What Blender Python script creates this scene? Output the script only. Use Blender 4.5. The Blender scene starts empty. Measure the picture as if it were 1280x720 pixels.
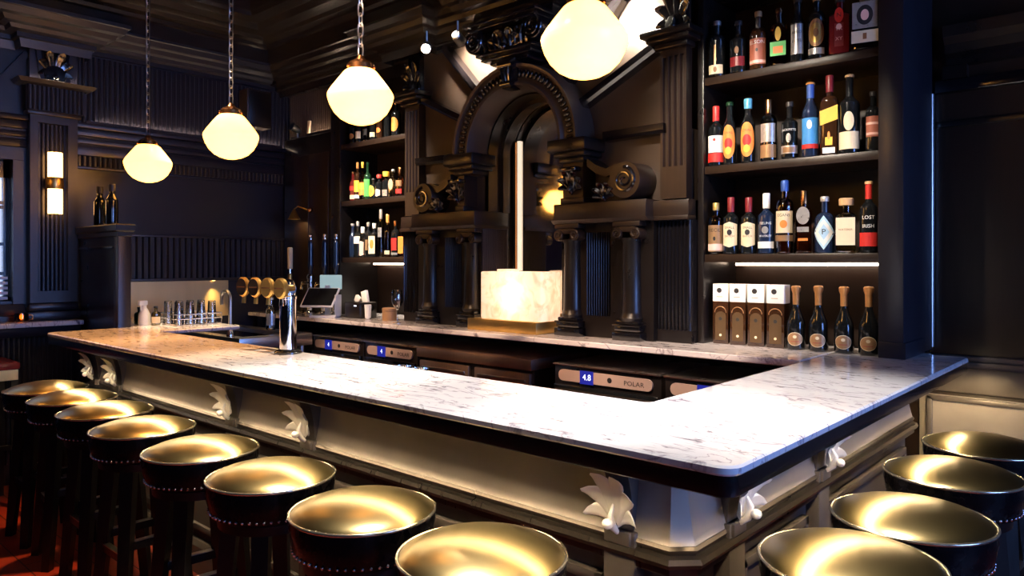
import bpy, bmesh, math, random
from math import sin, cos, pi, radians, sqrt
from mathutils import Vector, Matrix
random.seed(7)
SC = bpy.context.scene
COL = SC.collection

# ------------------------------------------------------------------ materials
def _nodes(name):
    m = bpy.data.materials.new(name); m.use_nodes = True
    nt = m.node_tree
    return m, nt, nt.nodes['Principled BSDF']
def S(b, **k):
    for key, v in k.items():
        key = key.replace('_', ' ')
        if key in b.inputs:
            i = b.inputs[key]
            i.default_value = (*v, 1.0) if (isinstance(v, tuple) and len(v) == 3 and i.type == 'RGBA') else v
def mat(name, col, rough=.5, metal=0., var=0., scale=8., bump=0., stretch=(1, 1, 1), coat=0., **k):
    m, nt, b = _nodes(name)
    S(b, Base_Color=col, Roughness=rough, Metallic=metal, Coat_Weight=coat, Coat_Roughness=.12, **k)
    if var or bump:
        tc = nt.nodes.new('ShaderNodeTexCoord'); mp = nt.nodes.new('ShaderNodeMapping')
        mp.inputs['Scale'].default_value = stretch
        n = nt.nodes.new('ShaderNodeTexNoise'); n.inputs['Scale'].default_value = scale; n.inputs['Detail'].default_value = 4
        nt.links.new(tc.outputs['Object'], mp.inputs[0]); nt.links.new(mp.outputs[0], n.inputs['Vector'])
        if var:
            mx = nt.nodes.new('ShaderNodeMix'); mx.data_type = 'RGBA'
            mx.inputs[6].default_value = (*[c * (1 - var) for c in col], 1); mx.inputs[7].default_value = (*[min(1, c * (1 + var)) for c in col], 1)
            nt.links.new(n.outputs['Fac'], mx.inputs[0]); nt.links.new(mx.outputs[2], b.inputs['Base Color'])
            mr = nt.nodes.new('ShaderNodeMapRange'); mr.inputs['To Min'].default_value = max(.02, rough - .08); mr.inputs['To Max'].default_value = rough + .08
            nt.links.new(n.outputs['Fac'], mr.inputs['Value']); nt.links.new(mr.outputs[0], b.inputs['Roughness'])
        if bump:
            bp = nt.nodes.new('ShaderNodeBump'); bp.inputs['Strength'].default_value = bump; bp.inputs['Distance'].default_value = .004
            nt.links.new(n.outputs['Fac'], bp.inputs['Height']); nt.links.new(bp.outputs[0], b.inputs['Normal'])
    return m
def emis(name, col, s, base=(.8, .8, .8)):
    m, nt, b = _nodes(name)
    S(b, Base_Color=base, Emission_Color=col, Emission_Strength=s, Roughness=.4)
    return m
def thin_glass(name, tint, gloss=.12, rough=.03):
    m = bpy.data.materials.new(name); m.use_nodes = True; nt = m.node_tree; nt.nodes.clear()
    o = nt.nodes.new('ShaderNodeOutputMaterial'); mx = nt.nodes.new('ShaderNodeMixShader')
    t = nt.nodes.new('ShaderNodeBsdfTransparent'); g = nt.nodes.new('ShaderNodeBsdfGlossy')
    t.inputs[0].default_value = (*tint, 1); g.inputs['Roughness'].default_value = rough; g.inputs[0].default_value = (1, 1, 1, 1)
    f = nt.nodes.new('ShaderNodeFresnel'); f.inputs['IOR'].default_value = 1.5
    ad = nt.nodes.new('ShaderNodeMath'); ad.operation = 'ADD'; ad.inputs[1].default_value = gloss; ad.use_clamp = True
    nt.links.new(f.outputs[0], ad.inputs[0]); nt.links.new(ad.outputs[0], mx.inputs[0])
    nt.links.new(t.outputs[0], mx.inputs[1]); nt.links.new(g.outputs[0], mx.inputs[2]); nt.links.new(mx.outputs[0], o.inputs[0])
    return m

M = {}
M['black'] = mat('black_paint', (.0085, .0060, .0055), .30, var=.25, scale=14, bump=.03)
M['blackgloss'] = mat('black_lacquer', (.006, .005, .006), .15, var=.2, scale=9, coat=.3, Specular_IOR_Level=.9)
M['navy'] = mat('dark_wall_paint', (.0150, .0135, .0200), .32, var=.12, scale=3)
M['brown'] = mat('dark_wood_panel', (.020, .0100, .006), .38, var=.4, scale=5, stretch=(14, 14, .8), bump=.06)
M['tymp'] = mat('umber_panel_paint', (.048, .032, .024), .42, var=.15, scale=6, bump=.04)
M['ceil'] = mat('ceiling_paint', (.016, .011, .008), .24, var=.25, scale=5, bump=.02)
M['pewter'] = mat('pewter_panel', (.34, .29, .245), .42, .45, var=.22, scale=7, bump=.08)
M['pewterdark'] = mat('aged_pewter', (.12, .098, .085), .42, .4, var=.3, scale=9, bump=.1)
M['silver'] = mat('silver_leaf', (.80, .75, .69), .36, .25, var=.1, scale=20, bump=.06)
M['brass'] = mat('aged_brass', (.66, .43, .14), .36, 1., var=.18, scale=12, bump=.03)
M['copper'] = mat('copper_fitting', (.55, .25, .10), .25, 1., var=.15, scale=10)
M['gold'] = mat('gold_badge', (.72, .48, .15), .34, .75, var=.12, scale=12)
M['chrome'] = mat('chrome', (.85, .86, .88), .07, 1., var=.03, scale=4)
M['steel'] = mat('brushed_steel', (.52, .50, .48), .3, 1., var=.15, scale=6, stretch=(1, 1, 30), bump=.04)
M['splash'] = mat('steel_splashback', (.74, .54, .28), .38, 1., var=.12, scale=4, stretch=(3, 3, .6), bump=.05)
M['darksteel'] = mat('dark_steel', (.075, .06, .05), .3, .8, var=.2, scale=6, stretch=(20, 1, 1))
M['panelplate'] = mat('fridge_plate', (.62, .46, .40), .4, .3, var=.06, scale=8)
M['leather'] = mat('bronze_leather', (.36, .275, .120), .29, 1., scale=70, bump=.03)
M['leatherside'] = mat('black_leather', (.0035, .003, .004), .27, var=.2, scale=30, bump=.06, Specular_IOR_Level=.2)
M['piping'] = mat('leather_piping', (.62, .54, .40), .2, .9, var=.1, scale=20)
M['stud'] = mat('nail_head', (.75, .75, .78), .2, 1., var=.05, scale=10)
M['stoolwood'] = mat('ebonised_wood', (.006, .005, .0045), .38, var=.3, scale=8, stretch=(10, 10, 1), bump=.06, Specular_IOR_Level=.35)
M['tintsteel'] = mat('tinted_steel', (.36, .25, .19), .40, .9, var=.15, scale=6, stretch=(20, 1, 1))
M['boxprint'] = mat('gilt_print', (.10, .058, .026), .4, .3, var=.1, scale=30)
M['white'] = mat('white_plastic', (.85, .85, .85), .4, var=.03)
M['cream'] = mat('cream_label', (.80, .66, .44), .55, var=.06, scale=30)
M['paper'] = mat('white_label', (.86, .83, .78), .55, var=.05, scale=30)
M['orange'] = mat('orange_label', (.85, .27, .05), .5, var=.15, scale=40)
M['red'] = mat('red_label', (.62, .03, .025), .45, var=.12, scale=40)
M['darkred'] = mat('dark_red_wax', (.20, .015, .02), .35, var=.15, scale=30)
M['yellow'] = mat('yellow_label', (.90, .52, .06), .5, var=.1, scale=30)
M['green'] = mat('green_label', (.10, .52, .10), .45, var=.12, scale=30)
M['blue'] = mat('blue_label', (.06, .30, .72), .4, var=.2, scale=40)
M['bluecap'] = mat('blue_capsule', (.05, .12, .42), .35, .3, var=.1, scale=30)
M['skycap'] = mat('sky_blue_capsule', (.12, .42, .62), .35, .3, var=.1, scale=30)
M['paleblue'] = mat('pale_blue_label', (.45, .66, .80), .45, var=.08, scale=30)
M['bronzelabel'] = mat('bronze_label', (.45, .26, .13), .38, .5, var=.15, scale=30)
M['rustlabel'] = mat('rust_label', (.42, .13, .08), .45, var=.15, scale=40)
M['pink'] = mat('blush_label', (.85, .55, .48), .5, var=.08, scale=30)
M['silverlabel'] = mat('silver_label', (.66, .64, .62), .3, .7, var=.25, scale=60)
M['ink'] = mat('dark_ink', (.02, .018, .02), .5, var=.05)
M['inkwhite'] = mat('white_ink', (.88, .86, .82), .5, var=.02)
M['inkbrown'] = mat('brown_ink', (.25, .10, .03), .5, var=.05)
M['cork'] = mat('wooden_stopper', (.62, .38, .18), .55, var=.2, scale=30)
M['orangecap'] = mat('orange_capsule', (.80, .36, .10), .35, .25, var=.1, scale=30)
M['foil'] = mat('copper_foil', (.85, .40, .14), .34, .7, var=.2, scale=50, bump=.2)
M['wood'] = mat('light_wood', (.40, .22, .10), .5, var=.3, scale=6, stretch=(12, 12, 1))
M['g_dark'] = mat('dark_bottle_glass', (.008, .009, .010), .06, var=.1, scale=4, coat=.6)
M['g_brown'] = mat('brown_bottle_glass', (.035, .014, .006), .06, var=.1, scale=4, coat=.6)
M['g_blue'] = mat('navy_bottle_glass', (.012, .022, .055), .07, var=.1, scale=4, coat=.6)
M['g_green'] = mat('green_bottle_glass', (.010, .035, .014), .07, var=.1, scale=4, coat=.6)
M['g_red'] = mat('red_bottle_glass', (.14, .012, .012), .09, var=.2, scale=6, coat=.5)
M['g_amber'] = thin_glass('amber_bottle_glass', (.62, .30, .10), .10)
M['g_clear'] = thin_glass('clear_bottle_glass', (.80, .78, .74), .12)
M['g_straw'] = thin_glass('straw_bottle_glass', (.62, .55, .32), .12)
M['glass'] = thin_glass('drinking_glass', (.88, .88, .86), .14)
M['pane'] = thin_glass('window_glass', (.9, .93, 1.), .10, .01)
M['mirror'] = mat('mirror_glass', (.78, .74, .70), .015, 1., var=.02, scale=3)
M['globe'] = None
M['led'] = emis('warm_led', (1., .78, .47), 120.)
M['ledsoft'] = emis('ledge_led', (1., .76, .54), 110.)
M['shelfled'] = emis('shelf_led', (1., .72, .52), 14.)
M['stripglow'] = emis('cream_glow', (1., .82, .62), .95)
M['screenblue'] = emis('blue_display', (.012, .03, .55), .5, (.01, .01, .08))
M['digit'] = emis('display_digit', (.55, .65, 1.), 2.2)
M['tablet'] = emis('tablet_screen', (.55, .80, .85), .55, (.05, .05, .05))
M['sconceglass'] = emis('sconce_glass', (1., .50, .15), 9.)
M['spotface'] = emis('spot_lens', (1., .93, .82), 60.)
M['flame'] = emis('candle_flame', (1., .6, .2), 9.)
M['blade'] = mat('louvre_white', (.75, .76, .85), .5, var=.04)

def globe_mat():
    m, nt, b = _nodes('opal_globe_glass')
    S(b, Base_Color=(.95, .85, .62), Roughness=.22, Emission_Color=(1., .44, .08), Emission_Strength=5.6)
    o = [n for n in nt.nodes if n.type == 'OUTPUT_MATERIAL'][0]
    tr = nt.nodes.new('ShaderNodeBsdfTranslucent'); tr.inputs[0].default_value = (1., .80, .42, 1)
    ms = nt.nodes.new('ShaderNodeMixShader'); ms.inputs[0].default_value = .45
    nt.links.new(b.outputs[0], ms.inputs[1]); nt.links.new(tr.outputs[0], ms.inputs[2]); nt.links.new(ms.outputs[0], o.inputs[0])
    return m
M['globe'] = globe_mat()

def marble():
    m, nt, b = _nodes('white_marble')
    S(b, Roughness=.13, Coat_Weight=.3, Coat_Roughness=.06)
    tc = nt.nodes.new('ShaderNodeTexCoord'); mp = nt.nodes.new('ShaderNodeMapping')
    mp.inputs['Rotation'].default_value = (0, 0, .5); mp.inputs['Scale'].default_value = (1, 2.6, 1)
    w = nt.nodes.new('ShaderNodeTexNoise'); w.inputs['Scale'].default_value = 7; w.inputs['Detail'].default_value = 9; w.inputs['Roughness'].default_value = .62; w.inputs['Distortion'].default_value = 1.2
    r = nt.nodes.new('ShaderNodeValToRGB')
    e = r.color_ramp.elements
    e[0].position = .31; e[0].color = (.16, .12, .16, 1); e[1].position = .44; e[1].color = (.80, .77, .77, 1)
    n2 = nt.nodes.new('ShaderNodeTexNoise'); n2.inputs['Scale'].default_value = 2.2; n2.inputs['Detail'].default_value = 6; n2.inputs['Distortion'].default_value = 2.
    r2 = nt.nodes.new('ShaderNodeValToRGB')
    e2 = r2.color_ramp.elements
    e2[0].position = .485; e2[0].color = (1, 1, 1, 1); e2[1].position = .515; e2[1].color = (1, 1, 1, 1)
    v = e2.new(.5); v.color = (.55, .50, .55, 1)
    mx = nt.nodes.new('ShaderNodeMix'); mx.data_type = 'RGBA'; mx.blend_type = 'MULTIPLY'; mx.inputs[0].default_value = 1
    nt.links.new(tc.outputs['Object'], mp.inputs[0]); nt.links.new(mp.outputs[0], w.inputs['Vector']); nt.links.new(mp.outputs[0], n2.inputs['Vector'])
    nt.links.new(w.outputs['Fac'], r.inputs[0]); nt.links.new(n2.outputs['Fac'], r2.inputs[0])
    nt.links.new(r.outputs[0], mx.inputs[6]); nt.links.new(r2.outputs[0], mx.inputs[7]); nt.links.new(mx.outputs[2], b.inputs['Base Color'])
    return m
M['marble'] = marble()
def alabaster():
    m, nt, b = _nodes('lit_alabaster')
    S(b, Roughness=.35)
    tc = nt.nodes.new('ShaderNodeTexCoord')
    n = nt.nodes.new('ShaderNodeTexNoise'); n.inputs['Scale'].default_value = 9; n.inputs['Detail'].default_value = 7; n.inputs['Distortion'].default_value = 1.5
    r = nt.nodes.new('ShaderNodeValToRGB'); e = r.color_ramp.elements
    e[0].position = .3; e[0].color = (.80, .60, .47, 1); e[1].position = .55; e[1].color = (.97, .86, .77, 1)
    nt.links.new(tc.outputs['Object'], n.inputs['Vector']); nt.links.new(n.outputs['Fac'], r.inputs[0])
    nt.links.new(r.outputs[0], b.inputs['Base Color']); nt.links.new(r.outputs[0], b.inputs['Emission Color'])
    b.inputs['Emission Strength'].default_value = .5
    o = [q for q in nt.nodes if q.type == 'OUTPUT_MATERIAL'][0]
    tr = nt.nodes.new('ShaderNodeBsdfTranslucent'); nt.links.new(r.outputs[0], tr.inputs[0])
    ms = nt.nodes.new('ShaderNodeMixShader'); ms.inputs[0].default_value = .6
    nt.links.new(b.outputs[0], ms.inputs[1]); nt.links.new(tr.outputs[0], ms.inputs[2]); nt.links.new(ms.outputs[0], o.inputs[0])
    return m
M['alabaster'] = alabaster()
def floorm():
    m, nt, b = _nodes('red_brown_floorboards')
    S(b, Roughness=.38)
    tc = nt.nodes.new('ShaderNodeTexCoord')
    br = nt.nodes.new('ShaderNodeTexBrick'); br.inputs['Scale'].default_value = 1.
    br.inputs['Brick Width'].default_value = 1.4; br.inputs['Row Height'].default_value = .12; br.inputs['Mortar Size'].default_value = .003
    br.inputs['Color1'].default_value = (.55, .070, .032, 1); br.inputs['Color2'].default_value = (.40, .048, .022, 1); br.inputs['Mortar'].default_value = (.01, .004, .003, 1)
    nz = nt.nodes.new('ShaderNodeTexNoise'); nz.inputs['Scale'].default_value = 6; nz.inputs['Detail'].default_value = 6
    mx = nt.nodes.new('ShaderNodeMix'); mx.data_type = 'RGBA'; mx.blend_type = 'MULTIPLY'; mx.inputs[0].default_value = .7
    nt.links.new(tc.outputs['Object'], br.inputs['Vector']); nt.links.new(tc.outputs['Object'], nz.inputs['Vector'])
    nt.links.new(br.outputs[0], mx.inputs[6]); nt.links.new(nz.outputs['Color'], mx.inputs[7]); nt.links.new(mx.outputs[2], b.inputs['Base Color'])
    return m
M['floor'] = floorm()

# ------------------------------------------------------------------ mesh builder
class MB:
    def __init__(self): self.b = bmesh.new(); self.mi = 0
    def _f(self, vs):
        try:
            f = self.b.faces.new(vs); f.material_index = self.mi; return f
        except ValueError: return None
    def box(self, x0, x1, y0, y1, z0, z1, bev=0., seg=2):
        v = [self.b.verts.new(p) for p in ((x0,y0,z0),(x1,y0,z0),(x1,y1,z0),(x0,y1,z0),(x0,y0,z1),(x1,y0,z1),(x1,y1,z1),(x0,y1,z1))]
        fs = [self._f([v[i] for i in q]) for q in ((3,2,1,0),(4,5,6,7),(0,1,5,4),(1,2,6,5),(2,3,7,6),(3,0,4,7))]
        if bev:
            es = list({e for f in fs for e in f.edges})
            r = bmesh.ops.bevel(self.b, geom=es, offset=bev, segments=seg, affect='EDGES', profile=.5)
            for f in r['faces']: f.material_index = self.mi
        return self
    def prism(self, poly, ax, a, b2):
        def P(p, t): return (t, p[0], p[1]) if ax == 'x' else ((p[0], t, p[1]) if ax == 'y' else (p[0], p[1], t))
        A = [self.b.verts.new(P(p, a)) for p in poly]; B = [self.b.verts.new(P(p, b2)) for p in poly]
        n = len(poly)
        for i in range(n): self._f((A[i], A[(i+1) % n], B[(i+1) % n], B[i]))
        self._f(A[::-1]); self._f(B)
        return self
    def lathe(self, prof, c=(0,0,0), seg=24, ax='z', sq=0., a0=0., a1=2*pi, rot=0.):
        full = abs(a1 - a0 - 2*pi) < 1e-6
        n = seg if full else seg + 1
        rings = []
        for r, h in prof:
            ring = []
            if r < 1e-6:
                p = self._ax(0, 0, h, ax, c); ring = [self.b.verts.new(p)]
            else:
                for i in range(n):
                    t = a0 + (a1-a0)*i/seg
                    k = 1.
                    if sq: k = 1./((abs(cos(t))**sq + abs(sin(t))**sq)**(1./sq))
                    x, y = r*k*cos(t+rot), r*k*sin(t+rot)
                    ring.append(self.b.verts.new(self._ax(x, y, h, ax, c)))
            rings.append(ring)
        for A, B in zip(rings, rings[1:]):
            m = n if full else n-1
            for i in range(m):
                j = (i+1) % n
                if len(A) == 1 and len(B) == 1: continue
                if len(A) == 1: self._f((A[0], B[j], B[i])) if ax == 'z' else self._f((A[0], B[i], B[j]))
                elif len(B) == 1: self._f((A[i], A[j], B[0]))
                else: self._f((A[i], A[j], B[j], B[i]))
        return self
    @staticmethod
    def _ax(x, y, h, ax, c):
        if ax == 'z': p = (x, y, h)
        elif ax == 'y': p = (x, h, y)
        else: p = (h, x, y)
        return (p[0]+c[0], p[1]+c[1], p[2]+c[2])
    def tube(self, pts, r, seg=8, closed=False, caps=True):
        pts = [Vector(p) for p in pts]; n = len(pts); rings = []
        rs = r if isinstance(r, (list, tuple)) else [r]*n
        up = None
        for i, p in enumerate(pts):
            a = pts[(i-1) % n] if (closed or i > 0) else p; b = pts[(i+1) % n] if (closed or i < n-1) else p
            d = (b-a).normalized()
            if up is None: up = d.orthogonal().normalized()
            up = (up - d*up.dot(d))
            up = up.normalized() if up.length > 1e-6 else d.orthogonal().normalized()
            s = d.cross(up)
            rings.append([self.b.verts.new(p + (up*cos(2*pi*k/seg) + s*sin(2*pi*k/seg))*rs[i]) for k in range(seg)])
        m = n if closed else n-1
        for i in range(m):
            A, B = rings[i], rings[(i+1) % n]
            for k in range(seg): self._f((A[k], A[(k+1) % seg], B[(k+1) % seg], B[k]))
        if caps and not closed:
            self._f(rings[0][::-1]); self._f(rings[-1])
        return self
    def sweep(self, prof, path, closed=False, caps=True):
        """profile of (outward d, z); path of (x, y); outward = right of travel; mitred corners"""
        n = len(path); P = [Vector(p) for p in path]; rings = []
        for i in range(n):
            a = P[i]-P[i-1] if (i > 0 or closed) else P[1]-P[0]
            b = P[(i+1) % n]-P[i] if (i < n-1 or closed) else a
            if not closed and i == 0: a = b
            na = Vector((a.y, -a.x)).normalized(); nb = Vector((b.y, -b.x)).normalized()
            m = na+nb; m = m/(max(.2, m.dot(na)))
            rings.append([self.b.verts.new((P[i].x+m.x*d, P[i].y+m.y*d, z)) for d, z in prof])
        k = len(prof); m = n if closed else n-1
        for i in range(m):
            A, B = rings[i], rings[(i+1) % n]
            for j in range(k): self._f((A[j], B[j], B[(j+1) % k], A[(j+1) % k]))
        if caps and not closed:
            self._f(rings[0]); self._f(rings[-1][::-1])
        return self
    def arc(self, prof, cx, cz, a0, a1, seg=36):
        """closed profile of (r, y) swept about a y axis through (cx, cz)"""
        rings = []
        for i in range(seg+1):
            t = a0+(a1-a0)*i/seg
            rings.append([self.b.verts.new((cx+r*cos(t), y, cz+r*sin(t))) for r, y in prof])
        k = len(prof)
        for A, B in zip(rings, rings[1:]):
            for j in range(k): self._f((A[j], A[(j+1) % k], B[(j+1) % k], B[j]))
        self._f(rings[0][::-1]); self._f(rings[-1])
        return self
    def grid(self, fn, nu, nv, thick=0.):
        V = [[self.b.verts.new(fn(i/nu, j/nv)) for j in range(nv+1)] for i in range(nu+1)]
        fs = []
        for i in range(nu):
            for j in range(nv):
                f = self._f((V[i][j], V[i+1][j], V[i+1][j+1], V[i][j+1]))
                if f: fs.append(f)
        if thick:
            self.b.normal_update()
            r = bmesh.ops.solidify(self.b, geom=fs, thickness=thick)
            for g in r['geom']:
                if isinstance(g, bmesh.types.BMFace): g.material_index = self.mi
        return self
    def sphere(self, c, r, seg=12, sz=1.):
        prof = [(r*sin(pi*i/(seg//2+1)), -r*sz*cos(pi*i/(seg//2+1))) for i in range(seg//2+2)]
        prof[0] = (0, -r*sz); prof[-1] = (0, r*sz)
        return self.lathe(prof, c, seg)
    def xf(self, mtx):
        bmesh.ops.transform(self.b, matrix=mtx, verts=self.b.verts); return self
    def build(self, name, mats, parent=None, smooth=32):
        off = WLOC.get(parent.name) if parent else None
        b = self.b
        if off is not None: bmesh.ops.translate(b, vec=-off, verts=b.verts)
        bmesh.ops.recalc_face_normals(b, faces=b.faces)
        if smooth:
            a = radians(smooth)
            for f in b.faces: f.smooth = True
            for e in b.edges:
                if len(e.link_faces) != 2 or e.calc_face_angle(0) > a: e.smooth = False
        me = bpy.data.meshes.new(name); b.to_mesh(me); b.free()
        for m in (mats if isinstance(mats, (list, tuple)) else [mats]): me.materials.append(M[m] if isinstance(m, str) else m)
        o = bpy.data.objects.new(name, me); COL.objects.link(o)
        if parent:
            o.parent = parent
            if off is not None: WLOC[o.name] = off
        return o
WLOC = {}
def thing(name, label, cat, loc=(0,0,0), group=None):
    o = bpy.data.objects.new(name, None); COL.objects.link(o); o.empty_display_size = .1
    o.location = loc; WLOC[o.name] = Vector(loc); o['label'] = label; o['category'] = cat
    if group: o['group'] = group
    return o
def tag(o, label, cat, group=None):
    o['label'] = label; o['category'] = cat
    if group: o['group'] = group
    return o
def solo(mb, name, mats, label, cat, loc, group=None, smooth=32):
    bmesh.ops.translate(mb.b, vec=-Vector(loc), verts=mb.b.verts)
    o = mb.build(name, mats, None, smooth); o.location = loc
    return tag(o, label, cat, group)
def struct(name, mb, m, smooth=32):
    o = mb.build(name, m, None, smooth); o['kind'] = 'structure'; return o
def dup(root, loc, rz, label, group=None):
    r = root.copy(); COL.objects.link(r); r.location = loc; r.rotation_euler = (0, 0, rz); r['label'] = label
    if group: r['group'] = group
    for ch in list(root.children):
        c = ch.copy(); COL.objects.link(c); c.parent = r
        for g in list(ch.children):
            d = g.copy(); COL.objects.link(d); d.parent = c
    return r
_TX = {}
def text_geo(s):
    if s not in _TX:
        cu = bpy.data.curves.new('t', 'FONT'); cu.body = s; cu.align_x = 'CENTER'; cu.align_y = 'CENTER'; cu.resolution_u = 2
        o = bpy.data.objects.new('t', cu); COL.objects.link(o)
        dg = bpy.context.evaluated_depsgraph_get(); dg.update()
        me = bpy.data.meshes.new_from_object(o.evaluated_get(dg))
        _TX[s] = ([tuple(v.co[:2]) for v in me.vertices], [tuple(p.vertices) for p in me.polygons])
        bpy.data.objects.remove(o); bpy.data.meshes.remove(me); bpy.data.curves.remove(cu)
    return _TX[s]
def add_text(mb, s, size, fn, sx=1.):
    vs, fs = text_geo(s)
    V = [mb.b.verts.new(fn(x*size*sx, y*size)) for x, y in vs]
    for f in fs: mb._f([V[i] for i in f])
def ribbed(u0, u1, pitch, depth, flat=.5):
    """corrugated 2-D outline: list of (u, d) for vertical reeds"""
    n = max(1, round((u1-u0)/pitch)); p = (u1-u0)/n; out = []
    for i in range(n):
        a = u0+i*p; w = p*flat
        out.append((a, 0.))
        for k in range(1, 6):
            out.append((a+w*k/6, depth*sin(pi*k/6)))
        out.append((a+w, 0.))
    out.append((u1, 0.))
    return out
def acanthus(mb, h, w, out, thick=.005):
    """acanthus leaf: plump fluted lobes fanning up and out from a stem at (0,0,0), tips curling to -y, curled tip bud in front"""
    lobes = []
    for sg in (-1, 1):
        lobes += [(sg*.24, .12, .86, .27, 1., sg), (sg*.72, .06, .76, .27, .8, sg), (sg*1.22, .02, .56, .23, .6, sg)]
    for th, zb, ln, wd, cu, sg in lobes:
        L = h*ln
        def fn(s, t, th=th, L=L, wd=wd, cu=cu, zb=zb, sg=sg):
            ph = 2*pi*t
            env = sqrt(max(0, 1-(max(0, s-.66)/.34)**2))*(.34+.66*min(1, s/.6)**.8)
            wid = w*wd*.62*env*(1+.10*abs(sin(11*s)))
            tk = .30*wid+.001
            c = cos(ph); n = sin(ph)*(1-.42*abs(cos(2.5*c)))*(1 if n_pos(ph) else .6)
            bend = th*(.45+.55*s)
            cx_ = sin(bend)*L*s*(w/h*1.15) + sg*w*.03
            cz_ = h*zb + cos(bend)*L*s - L*.18*max(0, s-.75)**1.2*3
            cy_ = -out*(.22+.10*(1-abs(th))) - out*cu*(.15*s+.62*s**2.6)
            return (cx_+cos(th)*c*wid, cy_-n*tk, cz_-sin(th)*c*wid+n*tk*.35*s)
        mb.grid(fn, 12, 16)
    mb.tube([(0, -out*.15, -h*.10), (0, -out*.42, h*.02), (0, -out*.55, h*.20), (0, -out*.30, h*.42)], [w*.05, w*.085, w*.06, w*.02], 10)
    mb.sphere((0, -out*.72, h*.10), w*.115, 12, .9)
    return mb
def n_pos(ph): return sin(ph) >= 0
def spiral(mb, c, r0, turns, rt, y, sgn=1, start=0., seg=46, seg_t=6):
    pts = []; rs = []
    for i in range(seg+1):
        f = i/seg; r = r0*(1-.86*f); t = start+sgn*turns*2*pi*f
        pts.append((c[0]+r*cos(t), y, c[1]+r*sin(t))); rs.append(rt*(1-.5*f))
    return mb.tube(pts, rs, seg_t)
# ------------------------------------------------------------------ camera and world
YAW = radians(41.9)
cam = bpy.data.cameras.new('camera'); co = bpy.data.objects.new('camera', cam); COL.objects.link(co)
co.location = (0, 0, 1.49); co.rotation_euler = (pi/2, 0, YAW)
cam.sensor_width = 36; cam.lens = 915/1280*36; cam.shift_y = -31/1280; cam.clip_start = .05
SC.camera = co
SC.view_settings.view_transform = 'Standard'; SC.view_settings.look = 'None'; SC.view_settings.gamma = 1; SC.view_settings.exposure = 0
SC.view_settings.use_curve_mapping = False
w = bpy.data.worlds.new('sky'); SC.world = w; w.use_nodes = True
bg = w.node_tree.nodes['Background']; bg.inputs[0].default_value = (.72, .82, 1., 1); bg.inputs[1].default_value = 1.3

# ------------------------------------------------------------------ room shell
XL, YB, XR, YF, ZC = -5.80, 4.0, 3.4, -4.2, 3.50
struct('floor', MB().box(XL-.2, XR+.2, YF-.2, YB+.2, -.1, 0), 'floor')
struct('ceiling', MB().box(XL-.2, XR+.2, YF-.2, YB+.2, ZC, ZC+.1), 'ceil')
struct('wall_back', MB().box(XL-.2, XR+.2, YB, YB+.2, 0, ZC), 'brown')
struct('wall_front', MB().box(XL-.2, XR+.2, YF-.2, YF, 0, ZC), 'navy')
# left wall with the window opening
mb = MB(); WY0, WY1, WZ0, WZ1 = .35, 1.425, 1.235, 2.19
for (a, b, c, d) in ((YF, WY0, 0, ZC), (WY1, YB, 0, ZC), (WY0, WY1, 0, WZ0), (WY0, WY1, WZ1, ZC)):
    mb.box(XL-.2, XL, a, b, c, d)
struct('wall_left', mb, 'navy')
# right wall: two tall street windows, out of frame, bring the daylight
mb = MB(); RW = ((-2.6, -.6), (1.0, 3.2))
ys = [YF, RW[0][0], RW[0][1], RW[1][0], RW[1][1], YB]
for i in range(0, 6, 2): mb.box(XR, XR+.2, ys[i], ys[i+1], 0, ZC)
for a, b in RW: mb.box(XR, XR+.2, a, b, 0, .9); mb.box(XR, XR+.2, a, b, 2.9, ZC)
struct('wall_right', mb, 'navy')
for k, (a, b) in enumerate(RW):
    mb = MB(); mb.box(XR+.02, XR+.08, a, a+.07, .9, 2.9); mb.box(XR+.02, XR+.08, b-.07, b, .9, 2.9); mb.box(XR+.02, XR+.08, a, b, .9, .97); mb.box(XR+.02, XR+.08, a, b, 2.83, 2.9)
    mb.box(XR+.03, XR+.07, (a+b)/2-.02, (a+b)/2+.02, .97, 2.83); mb.box(XR+.03, XR+.07, a+.07, b-.07, 2.2, 2.24)
    f = struct('window_%d' % (k+2), mb, 'black')
    MB().box(XR+.045, XR+.052, a+.05, b-.05, .95, 2.85).build('pane', 'pane', f)
# window 1: casing, muntins, pane, louvres
mb = MB()
mb.box(XL-.01, XL+.03, WY1-.005, WY1+.055, WZ0-.02, WZ1-.006); mb.box(XL-.01, XL+.03, WY0-.055, WY0+.005, WZ0-.02, WZ1-.006)
mb.box(XL-.01, XL+.032, WY0-.055, WY1+.055, WZ1-.005, WZ1+.06); mb.box(XL-.01, XL+.05, WY0-.06, WY1+.06, WZ0-.10, WZ0-.02, .008)
wf = struct('window_1', mb, 'navy')
mb = MB()
mb.box(XL-.12, XL-.08, WY1-.035, WY1, WZ0, WZ1); mb.box(XL-.12, XL-.08, WY0, WY0+.03, WZ0, WZ1)
mb.box(XL-.12, XL-.08, WY0, WY1, WZ1-.12, WZ1); mb.box(XL-.12, XL-.08, WY0, WY1, WZ0, WZ0+.03)
for y in (WY1-.115, WY1-.36, WY1-.60, WY1-.84): mb.box(XL-.115, XL-.085, y-.012, y+.012, WZ0, WZ1)
for z in (1.42, 1.62, 1.87, 1.90): mb.box(XL-.115, XL-.085, WY0, WY1, z-.011, z+.011)
mb.build('muntin_frame', 'blackgloss', wf)
MB().box(XL-.104, XL-.100, WY0, WY1, WZ0, WZ1).build('pane', 'pane', wf)
mb = MB()
for k in range(5): mb.box(XL-.075, XL-.035, WY0+.02, WY1-.02, WZ0+.01+k*.034, WZ0+.028+k*.034)
mb.build('louvre', 'blade', wf)

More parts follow.
